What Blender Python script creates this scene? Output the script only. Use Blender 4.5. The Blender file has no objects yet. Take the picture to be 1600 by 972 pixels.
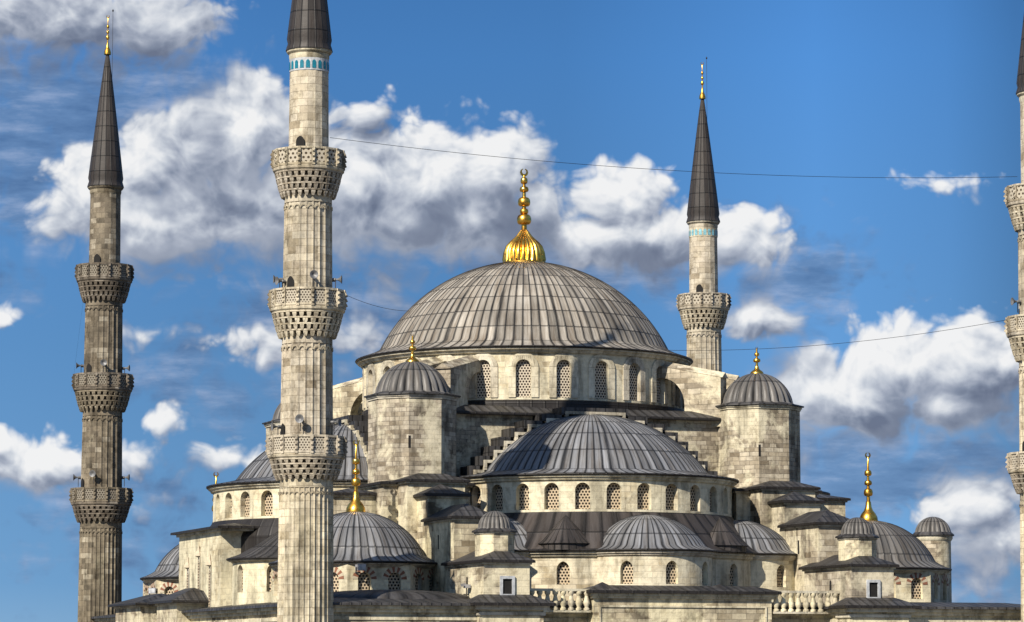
import bpy, math, random
from math import sin, cos, pi, radians, sqrt, atan2, floor
from mathutils import Vector, Matrix

C = bpy.context.scene.collection
SC = bpy.context.scene
random.seed(7)

# ------------------------------------------------------------------ camera
F_PX, HORIZ = 5050.0, 1045.0
CAMZ = 10.0
TILT = math.atan((HORIZ - 486.0) / F_PX)
cd = bpy.data.cameras.new('camera')
cam = bpy.data.objects.new('camera', cd)
C.objects.link(cam)
cam.location = (0, 0, CAMZ)
cam.rotation_euler = (pi / 2 + TILT, 0, 0)
cd.sensor_width = 36.0
cd.lens = 36.0 * F_PX / 1600.0
cd.clip_start = 1.0
cd.clip_end = 20000.0
SC.camera = cam
SC.render.resolution_x = 1024
SC.render.resolution_y = 622

# ------------------------------------------------------------------ light
SUN_AZ = radians(-33.0)      # left of the direction back towards the camera
SUN_EL = radians(35.5)
to_sun = Vector((sin(SUN_AZ) * cos(SUN_EL), -cos(SUN_AZ) * cos(SUN_EL), sin(SUN_EL)))
sd = bpy.data.lights.new('sun', 'SUN')
sd.energy = 5.0
sd.angle = radians(0.5)
sd.color = (1.0, 0.92, 0.80)
sun = bpy.data.objects.new('sun', sd)
C.objects.link(sun)
sun.rotation_euler = to_sun.to_track_quat('Z', 'Y').to_euler()
sun.location = (-100, -100, 150)

SC.view_settings.view_transform = 'Standard'
SC.view_settings.look = 'None'
SC.view_settings.exposure = 0.62
SC.view_settings.gamma = 1.0
SC.view_settings.use_curve_mapping = False


class NT:
    """small node tree writer"""
    def __init__(s, tree):
        s.t = tree
        s.n = tree.nodes
        s.l = tree.links

    def new(s, kind, **kw):
        nd = s.n.new(kind)
        for k, v in kw.items():
            setattr(nd, k, v)
        return nd

    def put(s, sock, v):
        if v is None:
            return
        if hasattr(v, 'is_output') or isinstance(v, bpy.types.NodeSocket):
            s.l.new(v, sock)
        else:
            sock.default_value = v

    def math(s, op, a, b=None, c=None, clamp=False):
        nd = s.new('ShaderNodeMath', operation=op, use_clamp=clamp)
        s.put(nd.inputs[0], a)
        s.put(nd.inputs[1], b)
        if c is not None:
            s.put(nd.inputs[2], c)
        return nd.outputs[0]

    def vmath(s, op, a, b=None, c=None):
        nd = s.new('ShaderNodeVectorMath', operation=op)
        s.put(nd.inputs[0], a)
        s.put(nd.inputs[1], b)
        if c is not None:
            s.put(nd.inputs[2], c)
        return nd.outputs['Value'] if op in ('LENGTH', 'DOT_PRODUCT') else nd.outputs[0]

    def mix(s, f, a, b, mode='MIX'):
        nd = s.new('ShaderNodeMix', data_type='RGBA', blend_type=mode)
        s.put(nd.inputs[0], f)
        s.put(nd.inputs[6], a if not isinstance(a, tuple) else (*a, 1)[:4])
        s.put(nd.inputs[7], b if not isinstance(b, tuple) else (*b, 1)[:4])
        return nd.outputs[2]

    def ramp(s, fac, stops, interp='LINEAR'):
        nd = s.new('ShaderNodeValToRGB')
        cr = nd.color_ramp
        cr.interpolation = interp
        while len(cr.elements) < len(stops):
            cr.elements.new(0.5)
        for e, (p, c) in zip(cr.elements, stops):
            e.position = p
            e.color = (*c, 1) if isinstance(c, tuple) else (c, c, c, 1)
        s.put(nd.inputs[0], fac)
        return nd.outputs[0]

    def rng(s, v, a, b, c=0.0, d=1.0, interp='LINEAR'):
        nd = s.new('ShaderNodeMapRange', interpolation_type=interp)
        s.put(nd.inputs[0], v)
        for i, q in enumerate((a, b, c, d)):
            s.put(nd.inputs[1 + i], q)
        return nd.outputs[0]

    def noise(s, vec, scale, detail=4.0, rough=0.55, color=False, dist=0.0):
        nd = s.new('ShaderNodeTexNoise')
        s.put(nd.inputs['Vector'], vec)
        s.put(nd.inputs['Scale'], scale)
        nd.inputs['Detail'].default_value = detail
        nd.inputs['Roughness'].default_value = rough
        nd.inputs['Distortion'].default_value = dist
        return nd.outputs['Color'] if color else nd.outputs[0]

    def sep(s, v):
        nd = s.new('ShaderNodeSeparateXYZ')
        s.put(nd.inputs[0], v)
        return nd.outputs

    def comb(s, x, y, z=0.0):
        nd = s.new('ShaderNodeCombineXYZ')
        s.put(nd.inputs[0], x)
        s.put(nd.inputs[1], y)
        s.put(nd.inputs[2], z)
        return nd.outputs[0]


# ------------------------------------------------------------------ sky
# cumulus clouds as (bearing, height, half width, half height, strength) in a chart of the sky,
# 1 chart unit = 100 / 5050 of a radian; x grows to the right, y downwards from the chart's zero
CUMULUS = [
    (1.4, 3.1, .75, .8, 1), (2.3, 3.5, 1.5, .8, 1.1), (2.3, 2.6, .8, .8, 1), (3.0, 2.3, .9, .9, 1), (3.8, 2.1, .9, 1.0, 1.1), (3.0, 3.3, 1.5, .8, 1.1),
    (4.2, 3.1, 1.5, 1.1, 1.1), (5.5, 3.0, 1.2, .95, 1.1), (5.9, 3.4, 1.7, .75, 1.1), (6.8, 2.9, 1.1, 1.0, 1.1), (7.75, 2.75, .75, .85, 1.05),
    (7.4, 3.45, 1.5, .75, 1.1), (8.4, 3.3, .6, .7, .9), (5.6, 1.8, .55, .4, .6), (3.9, 1.4, .7, .5, .7),
    (9.8, 3.2, .75, .65, 1.05), (10.2, 3.75, 1.3, .6, 1.1), (9.2, 3.75, 1.0, .5, .9), (11.4, 3.85, .9, .5, .9), (11.9, 4.15, .55, .35, .6),
    (11.9, 4.95, .68, .48, 1),
    (12.7, 6.1, .9, .6, 1), (13.4, 6.3, 1.5, .65, 1.1), (14.1, 5.75, 1.0, .7, 1.05), (15.2, 5.85, .95, .8, 1), (14.8, 6.4, 1.5, .5, 1), (15.7, 5.7, .6, .7, .9),
    (12.6, 7.15, .55, .3, .45), (15.2, 7.9, .8, .6, .85), (15.6, 8.6, .9, .6, .8), (14.8, 8.2, .6, .4, .55), (15.2, 9.2, .8, .4, .45), (14.75, 2.9, .42, .15, .22),
    (.5, 7.25, .95, .42, .85), (-.2, 7.0, .6, .4, .8), (2.1, 7.2, .42, .3, .5), (2.55, 6.62, .5, .24, .7), (2.4, 5.2, .45, .22, .35), (.0, 4.9, .25, .18, .7),
    (2.85, 7.45, .25, .16, .35), (2.1, 7.95, .45, .18, .3), (3.6, 7.2, .75, .2, .42), (4.4, 5.4, .9, .35, .5), (5.6, 5.3, .9, .45, .5), (5.1, 4.6, .9, .35, .4), (5.9, 4.4, .9, .4, .5),
    (1.0, .25, 2.0, .8, .82), (2.4, .35, .95, .65, .8), (0.0, .1, 1.3, .9, .8),
]
VEIL = [(1.0, 1.7, 3.0, 1.1, .7), (0.3, 2.9, 1.5, 1.3, .5), (3.3, 1.5, 1.6, .6, .5), (9.3, 3.9, 3.0, .8, .8), (5.0, 5.0, 2.2, .8, .7), (2.9, 5.9, 1.2, .7, .4),
        (12.6, 4.3, 1.2, .8, .4), (13.5, 7.3, 2.6, .8, .75), (15.0, 7.1, 1.2, .5, .5), (2.2, 8.6, 1.2, .6, .2), (15.2, 8.9, 1.2, 1.0, .4), (1.9, 7.6, 1.2, .4, .3)]

SHADE = [(1.4, .1, 2.2, .9, .38), (3.0, 2.2, .7, .5, .9), (3.75, 3.2, .9, .35, .7), (5.65, 1.9, .6, .45, .8), (6.2, 3.3, 1.6, .5, .5), (8.0, 3.5, 1.0, .5, .6), (13.9, 6.4, 1.0, .4, .7), (15.5, 6.2, .7, .5, .7), (1.2, .75, 2.2, .4, .6), (10.4, 3.95, 1.2, .35, .5)]

W = bpy.data.worlds.new('World')
SC.world = W
W.use_nodes = True


def blob_group(name, blobs, warp, amp, freq, power):
    g = bpy.data.node_groups.new(name, 'ShaderNodeTree')
    g.interface.new_socket('P', in_out='INPUT', socket_type='NodeSocketVector')
    g.interface.new_socket('D', in_out='OUTPUT', socket_type='NodeSocketFloat')
    g.interface.new_socket('S', in_out='OUTPUT', socket_type='NodeSocketFloat')
    t = NT(g)
    gi = t.new('NodeGroupInput')
    go = t.new('NodeGroupOutput')
    p = gi.outputs[0]
    n1 = t.noise(p, 0.8, 2, .5, color=True)
    w1 = t.vmath('SCALE', t.vmath('SUBTRACT', n1, (.5, .5, .5)))
    w1.node.inputs['Scale'].default_value = warp
    q = t.vmath('ADD', p, w1)
    q = t.vmath('MULTIPLY', q, (1, 1, 0))
    acc = None
    for (cx, cy, rx, ry, st) in blobs:
        d = t.vmath('MULTIPLY_ADD', q, (1 / rx, 1 / ry, 0), (-cx / rx, -cy / ry, 0))
        l = t.vmath('LENGTH', d)
        v = t.math('MULTIPLY_ADD', l, -st, st)
        if acc is None:
            acc = v
        else:
            acc = t.math('SMOOTH_MAX', acc, v, 0.18)
    n2 = t.noise(p, freq, 6, .62)
    def bil(sc, off):
        vo = t.new('ShaderNodeTexVoronoi', voronoi_dimensions='2D', feature='F1')
        t.l.new(t.vmath('ADD', t.vmath('MULTIPLY', t.vmath('ADD', p, t.vmath('SCALE', n1)), (1, 1.15, 1)), off), vo.inputs['Vector'])
        vo.inputs['Scale'].default_value = sc
        return vo.outputs['Distance']
    b1 = t.math('MULTIPLY_ADD', bil(1.35, (0, 0, 0)), -.62, .28)
    b2 = t.math('MULTIPLY_ADD', bil(3.4, (3, 7, 0)), -.34, .15)
    b3 = t.math('MULTIPLY_ADD', bil(8.0, (5, 1, 0)), -.14, .06)
    nn = t.math('ADD', t.math('MULTIPLY_ADD', n2, amp, -.5 * amp), t.math('ADD', b1, t.math('ADD', b2, b3)))
    acc = t.math('MULTIPLY_ADD', acc, 1.3, .04)
    d = t.math('ADD', acc, nn)
    t.l.new(d, go.inputs[0])
    t.l.new(acc, go.inputs[1])
    return g


def build_world():
    t = NT(W.node_tree)
    t.n.clear()
    out = t.new('ShaderNodeOutputWorld')
    bg = t.new('ShaderNodeBackground')
    bg.inputs['Strength'].default_value = 0.1
    sky = t.new('ShaderNodeTexSky', sky_type='NISHITA')
    sky.sun_disc = False
    sky.sun_elevation = SUN_EL
    sky.sun_rotation = math.atan2(to_sun.x, to_sun.y)
    sky.air_density = 1.0
    sky.dust_density = 0.3
    sky.ozone_density = 3.0
    tc = t.new('ShaderNodeTexCoord')
    dirv = tc.outputs['Generated']
    x, y, z = t.sep(dirv)
    ys = t.math('MAXIMUM', y, 0.08)
    X = t.math('MULTIPLY_ADD', t.math('DIVIDE', x, ys), 50.5, 8.0)
    Y = t.math('MULTIPLY_ADD', t.math('DIVIDE', z, ys), -50.5, 10.45)
    P = t.comb(X, Y, 0.0)
    # clear-sky colour: deep polarised blue near this low band, paler towards the horizon
    low = t.rng(z, 0.0, 0.22)
    grad = t.ramp(low, [(0.0, (.30, .50, .72)), (0.12, (.18, .39, .68)), (0.45, (.12, .31, .62)), (0.85, (.080, .26, .62)), (1.0, (.065, .22, .55))])
    gsc = t.vmath('SCALE', grad)
    gsc.node.inputs['Scale'].default_value = 6.4
    lr = t.ramp(t.math('DIVIDE', X, 16.0), [(.0, .92), (.3, .82), (.55, .84), (.80, 1.14), (.93, .98), (1.0, .74)])
    gsc2 = t.vmath('SCALE', gsc)
    t.l.new(lr, gsc2.node.inputs['Scale'])
    band = t.rng(z, 0.22, 0.5, 1.0, 0.0, 'SMOOTHSTEP')
    base = t.mix(band, sky.outputs[0], gsc2)
    # cumulus
    g = blob_group('cumulus', [(a, b, c * (1.22 if c >= .75 else 1.08), d * (1.25 if c >= .75 else 1.05), e * (.72 if e <= .7 else 1)) for a, b, c, d, e in CUMULUS], .42, .62, 1.3, 1)
    gv = blob_group('veil', VEIL, 1.2, 1.1, .7, 1)

    def call(grp, vec):
        nd = t.new('ShaderNodeGroup')
        nd.node_tree = grp
        t.l.new(vec, nd.inputs[0])
        return nd.outputs
    D0, S0 = call(g, P)
    D1 = call(g, t.vmath('ADD', P, (-.08, -.20, 0)))[0]
    V0 = call(gv, P)[0]
    K0 = call(blob_group('cloud_shade', SHADE, .7, .8, 1.1, 1), P)[0]
    S2 = call(g, t.vmath('ADD', P, (-.25, -.75, 0)))[1]
    big = t.math('SUBTRACT', S0, S2)
    topn = t.rng(big, -.35, .35, .22, 1.0, 'SMOOTHSTEP')
    alpha = t.math('MULTIPLY', t.rng(D0, 0.0, t.rng(big, -.5, .25, 1.15, .46), 0, 1, 'SMOOTHSTEP'), .97)
    det = t.math('ADD', t.math('MULTIPLY', t.math('SUBTRACT', D0, D1), 1.05), t.math('MULTIPLY_ADD', t.noise(P, .8, 5, .6), .5, -.25))
    shade = t.math('MULTIPLY', t.rng(K0, .0, .55, 0, 1, 'SMOOTHSTEP'), -.42)
    lit = t.math('ADD', t.math('MULTIPLY_ADD', big, .42, .52), t.math('MULTIPLY', det, topn))
    lit = t.math('ADD', lit, shade)
    lit = t.math('MULTIPLY_ADD', lit, .66, .14, clamp=True)
    ccol = t.ramp(lit, [(0.0, (.15, .18, .26)), (.25, (.24, .28, .37)), (.45, (.39, .43, .52)), (.65, (.58, .62, .69)), (.85, (.80, .82, .85)), (1.0, (.92, .92, .92))])
    csc = t.vmath('SCALE', ccol)
    csc.node.inputs['Scale'].default_value = 6.4
    valpha = t.math('MULTIPLY', t.rng(V0, -.15, .55, 0, 1, 'SMOOTHSTEP'), .72)
    wisp = t.noise(t.vmath('MULTIPLY', P, (.6, 2.2, 1)), .9, 6, .6)
    vcol = t.ramp(wisp, [(.32, (.07, .13, .27)), (.5, (.15, .25, .44)), (.68, (.40, .48, .66))])
    vsc = t.vmath('SCALE', vcol)
    vsc.node.inputs['Scale'].default_value = 6.4
    front = t.math('GREATER_THAN', y, 0.1)
    valpha = t.math('MULTIPLY', valpha, front)
    alpha = t.math('MULTIPLY', alpha, front)
    c1 = t.mix(valpha, base, vsc)
    c2 = t.mix(alpha, c1, csc)
    t.l.new(c2, bg.inputs[0])
    t.l.new(bg.outputs[0], out.inputs[0])


build_world()

# ------------------------------------------------------------------ materials
def material(name, rough=0.8, metal=0.0, spec=0.3):
    m = bpy.data.materials.new(name)
    m.use_nodes = True
    t = NT(m.node_tree)
    b = t.n['Principled BSDF']
    b.inputs['Roughness'].default_value = rough
    b.inputs['Metallic'].default_value = metal
    b.inputs['Specular IOR Level'].default_value = spec
    return m, t, b


def bump(t, b, height, strength=.4, dist=.03):
    nd = t.new('ShaderNodeBump')
    nd.inputs['Strength'].default_value = strength
    nd.inputs['Distance'].default_value = dist
    t.put(nd.inputs['Height'], height)
    t.l.new(nd.outputs[0], b.inputs['Normal'])


def stone(name, cols, plaster=(.60, .53, .39), pl_lo=.5, pl_hi=.6, bw=.95, bh=.40, streak=.55, mortar=(.12, .10, .075), grime=.5, pscale=.28, sootf=.7, mstr=.6):
    m, t, b = material(name, .9, 0, .15)
    tc = t.new('ShaderNodeTexCoord')
    uv, ob = tc.outputs['UV'], tc.outputs['Object']
    wob = t.vmath('SCALE', t.vmath('SUBTRACT', t.noise(ob, .9, 2, .5, color=True), (.5, .5, .5)))
    wob.node.inputs['Scale'].default_value = .05
    br = t.new('ShaderNodeTexBrick')
    br.offset = .5
    br.squash = .7
    br.squash_frequency = 3
    t.l.new(t.vmath('ADD', uv, wob), br.inputs['Vector'])
    br.inputs['Color1'].default_value = (0, 0, 0, 1)
    br.inputs['Color2'].default_value = (1, 1, 1, 1)
    br.inputs['Mortar'].default_value = (.5, .5, .5, 1)
    br.inputs['Scale'].default_value = 1.0
    br.inputs['Mortar Size'].default_value = .02
    br.inputs['Mortar Smooth'].default_value = .3
    br.inputs['Brick Width'].default_value = bw
    br.inputs['Row Height'].default_value = bh
    n = len(cols)
    blk = t.ramp(br.outputs['Color'], [(i / (n - 1), c) for i, c in enumerate(cols)])
    patch = t.noise(ob, pscale, 5, .65, dist=.4)
    pm = t.rng(patch, pl_lo, pl_hi)
    # whole weathered areas darken, whole repaired areas are pale
    area = t.ramp(t.noise(t.vmath('ADD', ob, (9, 3, 5)), .22, 4, .6), [(.3, .66), (.48, .98), (.7, 1.1)])
    blk = t.mix(1.0, blk, area, 'MULTIPLY')
    pcol = t.mix(t.noise(ob, 1.6, 6, .65), plaster, tuple(c * .66 for c in plaster))
    blk = t.mix(t.math('MULTIPLY', br.outputs['Fac'], t.math('MULTIPLY', t.rng(t.noise(ob, 1.3, 4, .6), .35, .6, .35, 1.25), mstr)), blk, mortar)
    col = t.mix(t.math('MULTIPLY', pm, .85), blk, pcol)
    # rain streaks running down and general grime
    st = t.noise(t.vmath('MULTIPLY', ob, (.95, .95, .13)), 1.0, 6, .66, dist=.6)
    stc = t.ramp(st, [(.38, 1 - streak), (.56, 1.0)])
    mask = t.rng(t.noise(ob, .35, 3), .40, .56)
    col = t.mix(mask, col, t.mix(1.0, col, stc, 'MULTIPLY'))
    gr = t.noise(ob, 2.2, 8, .72)
    grc = t.ramp(gr, [(.30, (1 - grime, 1 - grime * 1.02, 1 - grime * 1.05)), (.52, (1.0, 1.0, 1.0)), (.75, (1.08, 1.07, 1.03))])
    col = t.mix(1.0, col, grc, 'MULTIPLY')
    soot_shade = t.ramp(t.noise(t.vmath('MULTIPLY', ob, (1, 1, .55)), .85, 9, .74), [(.36, (.34, .30, .245)), (.47, (.92, .91, .89)), (.60, (1.04, 1.04, 1.04))])
    col = t.mix(sootf, col, t.mix(1.0, col, soot_shade, 'MULTIPLY'))
    oi = t.new('ShaderNodeObjectInfo')
    rv = t.math('MULTIPLY_ADD', oi.outputs['Random'], .20, .86)
    col = t.mix(1.0, col, t.comb(rv, rv, t.math('MULTIPLY', rv, t.math('MULTIPLY_ADD', oi.outputs['Random'], -.10, 1.05))), 'MULTIPLY')
    t.l.new(col, b.inputs['Base Color'])
    h = t.math('ADD', t.math('MULTIPLY', br.outputs['Fac'], -.8), t.math('MULTIPLY', gr, 1.2))
    bump(t, b, h, .55, .05)
    return m


WARM = [(0.208, 0.156, 0.089), (0.541, 0.459, 0.298), (0.603, 0.524, 0.354), (0.437, 0.358, 0.223), (0.624, 0.544, 0.382), (0.52, 0.448, 0.307), (0.281, 0.232, 0.153), (0.592, 0.514, 0.344), (0.624, 0.554, 0.391)]
GREYS = [(0.192, 0.154, 0.103), (0.422, 0.361, 0.256), (0.317, 0.267, 0.191), (0.508, 0.446, 0.33), (0.23, 0.193, 0.14), (0.45, 0.39, 0.284), (0.527, 0.469, 0.354), (0.365, 0.315, 0.232)]
MIN = [(0.296, 0.244, 0.168), (0.494, 0.434, 0.323), (0.552, 0.493, 0.381), (0.395, 0.336, 0.244), (0.523, 0.463, 0.356), (0.444, 0.385, 0.294), (0.572, 0.517, 0.406)]
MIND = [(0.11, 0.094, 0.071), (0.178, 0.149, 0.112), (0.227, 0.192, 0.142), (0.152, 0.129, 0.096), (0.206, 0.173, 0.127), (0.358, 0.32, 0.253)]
M = {}
M['stone'] = stone('masonry', WARM)
PL = (.76, .69, .49)
M['tower'] = stone('tower_masonry', GREYS, plaster=PL, pl_lo=.49, pl_hi=.56, pscale=.38, bw=.8, bh=.33, grime=.42, sootf=.55)
M['drum'] = stone('drum_stone', WARM, plaster=(.80, .73, .53), pl_lo=.40, pl_hi=.50, streak=.5, bw=1.0, bh=.42, grime=.32, sootf=.38, mstr=.45)
M['pier'] = stone('pier_stone', GREYS, plaster=(.79, .71, .50), pl_lo=.45, pl_hi=.51, pscale=.26, bw=1.1, bh=.42, grime=.38, sootf=.5)
M['trim'] = stone('trim_stone', [(.48, .43, .33), (.60, .54, .41), (.40, .36, .27), (.62, .56, .43)], plaster=(.72, .67, .53), bw=1.6, bh=.8, streak=.5, grime=.4)
M['minaret'] = stone('minaret_stone', MIN, pl_lo=.56, pl_hi=.64, bw=1.1, bh=.5, grime=.5, streak=.6, mstr=.28)
M['minaret_dark'] = stone('dark_minaret_stone', MIND, plaster=(.34, .30, .22), pl_lo=.60, pl_hi=.66, bw=.8, bh=.45, grime=.5, streak=.5, mstr=.35)  # darker, browner version of the minaret stone


def lead(name, base, var=.35, streak=.5, seam=.35, rough=.55, warm=0.0, top=False):
    """standing-seam lead: UV counts sheets (u across, v along the fall)"""
    m, t, b = material(name, rough, 0, .45)
    tc = t.new('ShaderNodeTexCoord')
    uv, ob = tc.outputs['UV'], tc.outputs['Object']
    u, v, _ = t.sep(uv)
    fu, fv = t.math('FRACT', u), t.math('FRACT', v)
    wn = t.new('ShaderNodeTexWhiteNoise', noise_dimensions='2D')
    t.l.new(t.comb(t.math('FLOOR', u), t.math('FLOOR', v)), wn.inputs['Vector'])
    rnd = wn.outputs['Value']
    du = t.math('MINIMUM', fu, t.math('SUBTRACT', 1.0, fu))
    dv = t.math('MINIMUM', fv, t.math('SUBTRACT', 1.0, fv))
    # dirt gathers beside each roll, dirty water leaves streaks down the sheets
    wn2 = t.new('ShaderNodeTexWhiteNoise', noise_dimensions='1D')
    t.l.new(t.math('FLOOR', t.math('ADD', u, .5)), wn2.inputs['W'])
    wid = t.math('MULTIPLY_ADD', t.math('POWER', wn2.outputs['Value'], 1.6), .34, .07)
    nstr = t.noise(t.comb(t.math('MULTIPLY', u, 3.1), t.math('MULTIPLY', v, .45)), 1.0, 4, .6)
    side = t.math('SUBTRACT', 1.0, t.rng(t.math('DIVIDE', du, wid), .35, 1.2))
    side = t.math('MAXIMUM', t.math('MULTIPLY', side, t.rng(nstr, .30, .55)), t.math('MULTIPLY', t.math('SUBTRACT', 1.0, t.rng(du, .07, .16)), .88))
    rows = t.math('SUBTRACT', 1.0, t.rng(dv, .02, .055))
    fine = t.noise(t.comb(t.math('MULTIPLY', u, 9), t.math('MULTIPLY', v, .7)), 1.0, 4, .7)
    big = t.noise(ob, .28, 4, .6)
    val = t.math('ADD', t.math('MULTIPLY_ADD', rnd, var, 1 - var * .5), t.math('MULTIPLY_ADD', big, .8, -.4))
    val = t.math('MULTIPLY', val, t.math('MULTIPLY_ADD', fine, .7, .62))
    val = t.math('MULTIPLY', val, t.math('SUBTRACT', 1.0, t.math('MULTIPLY', side, streak)))
    val = t.math('MULTIPLY', val, t.math('SUBTRACT', 1.0, t.math('MULTIPLY', rows, seam)))
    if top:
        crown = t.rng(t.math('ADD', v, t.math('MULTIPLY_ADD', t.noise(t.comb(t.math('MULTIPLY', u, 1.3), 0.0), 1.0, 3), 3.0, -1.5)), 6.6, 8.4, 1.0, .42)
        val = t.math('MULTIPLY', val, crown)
    tint = t.mix(t.noise(ob, .7, 4, .6), base, (base[0] * (1.05 + warm), base[1] * .98, base[2] * (.88 - warm)))
    ox = t.ramp(t.noise(t.comb(t.math('MULTIPLY', u, 1.7), t.math('MULTIPLY', v, .35), 3.0), 1.0, 6, .7), [(.36, (.62, .56, .50)), (.5, (1, 1, 1)), (.66, (1.35, 1.38, 1.42))])
    tint = t.mix(1.0, tint, ox, 'MULTIPLY')
    hx = t.vmath('SCALE', tint)
    t.l.new(val, hx.node.inputs['Scale'])
    t.l.new(hx, b.inputs['Base Color'])
    b.inputs['Specular IOR Level'].default_value = .32
    hgt = t.math('ADD', t.math('SUBTRACT', 1.0, t.rng(du, .0, .10)), t.math('MULTIPLY', rows, .5))
    hgt = t.math('ADD', hgt, t.math('MULTIPLY', t.noise(ob, 2.5, 4, .6), .5))
    bump(t, b, hgt, .5, .06)
    return m


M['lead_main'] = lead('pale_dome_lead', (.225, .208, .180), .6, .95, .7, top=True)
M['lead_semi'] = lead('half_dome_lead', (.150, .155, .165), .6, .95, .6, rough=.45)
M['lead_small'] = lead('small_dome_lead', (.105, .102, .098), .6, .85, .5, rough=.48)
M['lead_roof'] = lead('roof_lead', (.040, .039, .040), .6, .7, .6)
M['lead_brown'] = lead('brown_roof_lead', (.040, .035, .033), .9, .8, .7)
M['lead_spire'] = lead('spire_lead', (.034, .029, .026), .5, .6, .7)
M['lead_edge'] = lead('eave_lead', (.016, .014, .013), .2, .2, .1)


def simple(name, col, rough=.7, metal=0, var=.25, scale=3, spec=.3):
    m, t, b = material(name, rough, metal, spec)
    tc = t.new('ShaderNodeTexCoord')
    n = t.noise(tc.outputs['Object'], scale, 5, .6)
    lo = tuple(c * (1 - var) for c in col)
    hi = tuple(min(1, c * (1 + var)) for c in col)
    t.l.new(t.ramp(n, [(.3, lo), (.7, hi)]), b.inputs['Base Color'])
    return m


def gold():
    m, t, b = material('gilded_copper', .28, 1.0, .5)
    tc = t.new('ShaderNodeTexCoord')
    n = t.noise(tc.outputs['Object'], 2.2, 6, .7)
    t.l.new(t.ramp(n, [(.36, (.16, .07, .015)), (.48, (.70, .38, .06)), (.7, (1.0, .64, .14))]), b.inputs['Base Color'])
    t.l.new(t.ramp(n, [(.3, .5), (.6, .24)]), b.inputs['Roughness'])
    return m


M['gold'] = gold()
M['dark'] = simple('dark_opening', (.012, .011, .010), .9)
M['teal'] = simple('teal_glazed_tile', (.012, .14, .19), .25, 0, .35, 9, .6)
M['pale_teal'] = simple('faded_turquoise_tile', (.16, .34, .38), .4, 0, .4, 5, .5)
M['soot_shade'] = simple('sooty_shaded_stone', (.05, .042, .032), .95, 0, .5, 2.5, .1)  # shade of the corbel gaps put into the colour, along with soot
M['white'] = simple('white_painted_stone', (.36, .37, .375), .7, 0, .35)
M['metal_dark'] = simple('dark_metal', (.03, .03, .032), .5, .3)
M['metal_pale'] = simple('grey_metal', (.30, .30, .31), .45, .4)
M['horn'] = simple('grey_horn_metal', (.14, .14, .14), .5, .3)
M['cable'] = simple('black_cable', (.008, .008, .009), .7)
M['paving'] = simple('courtyard_paving', (.16, .15, .13), .9, 0, .3, .4)


def grille_mat(name, bar, hole, pitch, r):
    """pierced plaster screen: hexagonal holes, UV in metres"""
    m, t, b = material(name, .85, 0, .1)
    tc = t.new('ShaderNodeTexCoord')
    u, v, _ = t.sep(tc.outputs['UV'])
    k = pitch * .866

    def dist(ou, ov):
        a = t.math('ADD', t.math('DIVIDE', u, pitch), ou)
        c = t.math('ADD', t.math('DIVIDE', v, k * 2), ov)
        a = t.math('MULTIPLY', t.math('SUBTRACT', t.math('FRACT', a), .5), pitch)
        c = t.math('MULTIPLY', t.math('SUBTRACT', t.math('FRACT', c), .5), k * 2)
        return t.vmath('LENGTH', t.comb(a, c))
    d = t.math('MINIMUM', dist(0, 0), dist(.5, .5))
    f = t.rng(d, r * .82, r * 1.12)
    n = t.noise(tc.outputs['Object'], 5, 4)
    barc = t.mix(n, bar, tuple(c * .6 for c in bar))
    t.l.new(t.mix(f, hole, barc), b.inputs['Base Color'])
    bump(t, b, f, .8, .05)
    return m


M['grille'] = grille_mat('pierced_plaster_screen', (.52, .42, .29), (.018, .015, .012), .245, .078)
M['grille_pale'] = grille_mat('pale_pierced_plaster_screen', (.56, .49, .38), (.03, .02, .016), .235, .074)
M['lattice'] = grille_mat('carved_marble_lattice', (.46, .41, .32), (.07, .055, .04), .20, .055)
M['lattice_square'] = grille_mat('carved_marble_rosettes', (.46, .41, .32), (.06, .045, .03), .33, .085)
M['lattice_dark'] = grille_mat('dark_marble_lattice', (.24, .215, .17), (.04, .03, .022), .22, .062)  # darker lattice to go with the dark minaret


def voussoir():
    m, t, b = material('red_and_white_voussoirs', .85)
    tc = t.new('ShaderNodeTexCoord')
    u, v, _ = t.sep(tc.outputs['UV'])
    f = t.math('GREATER_THAN', t.math('FRACT', t.math('MULTIPLY', u, .5)), .5)
    n = t.noise(tc.outputs['Object'], 3, 4)
    red = t.mix(n, (.25, .105, .06), (.15, .07, .045))
    wh = t.mix(n, (.48, .42, .31), (.33, .28, .20))
    t.l.new(t.mix(f, red, wh), b.inputs['Base Color'])
    return m


M['voussoir'] = voussoir()

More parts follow.
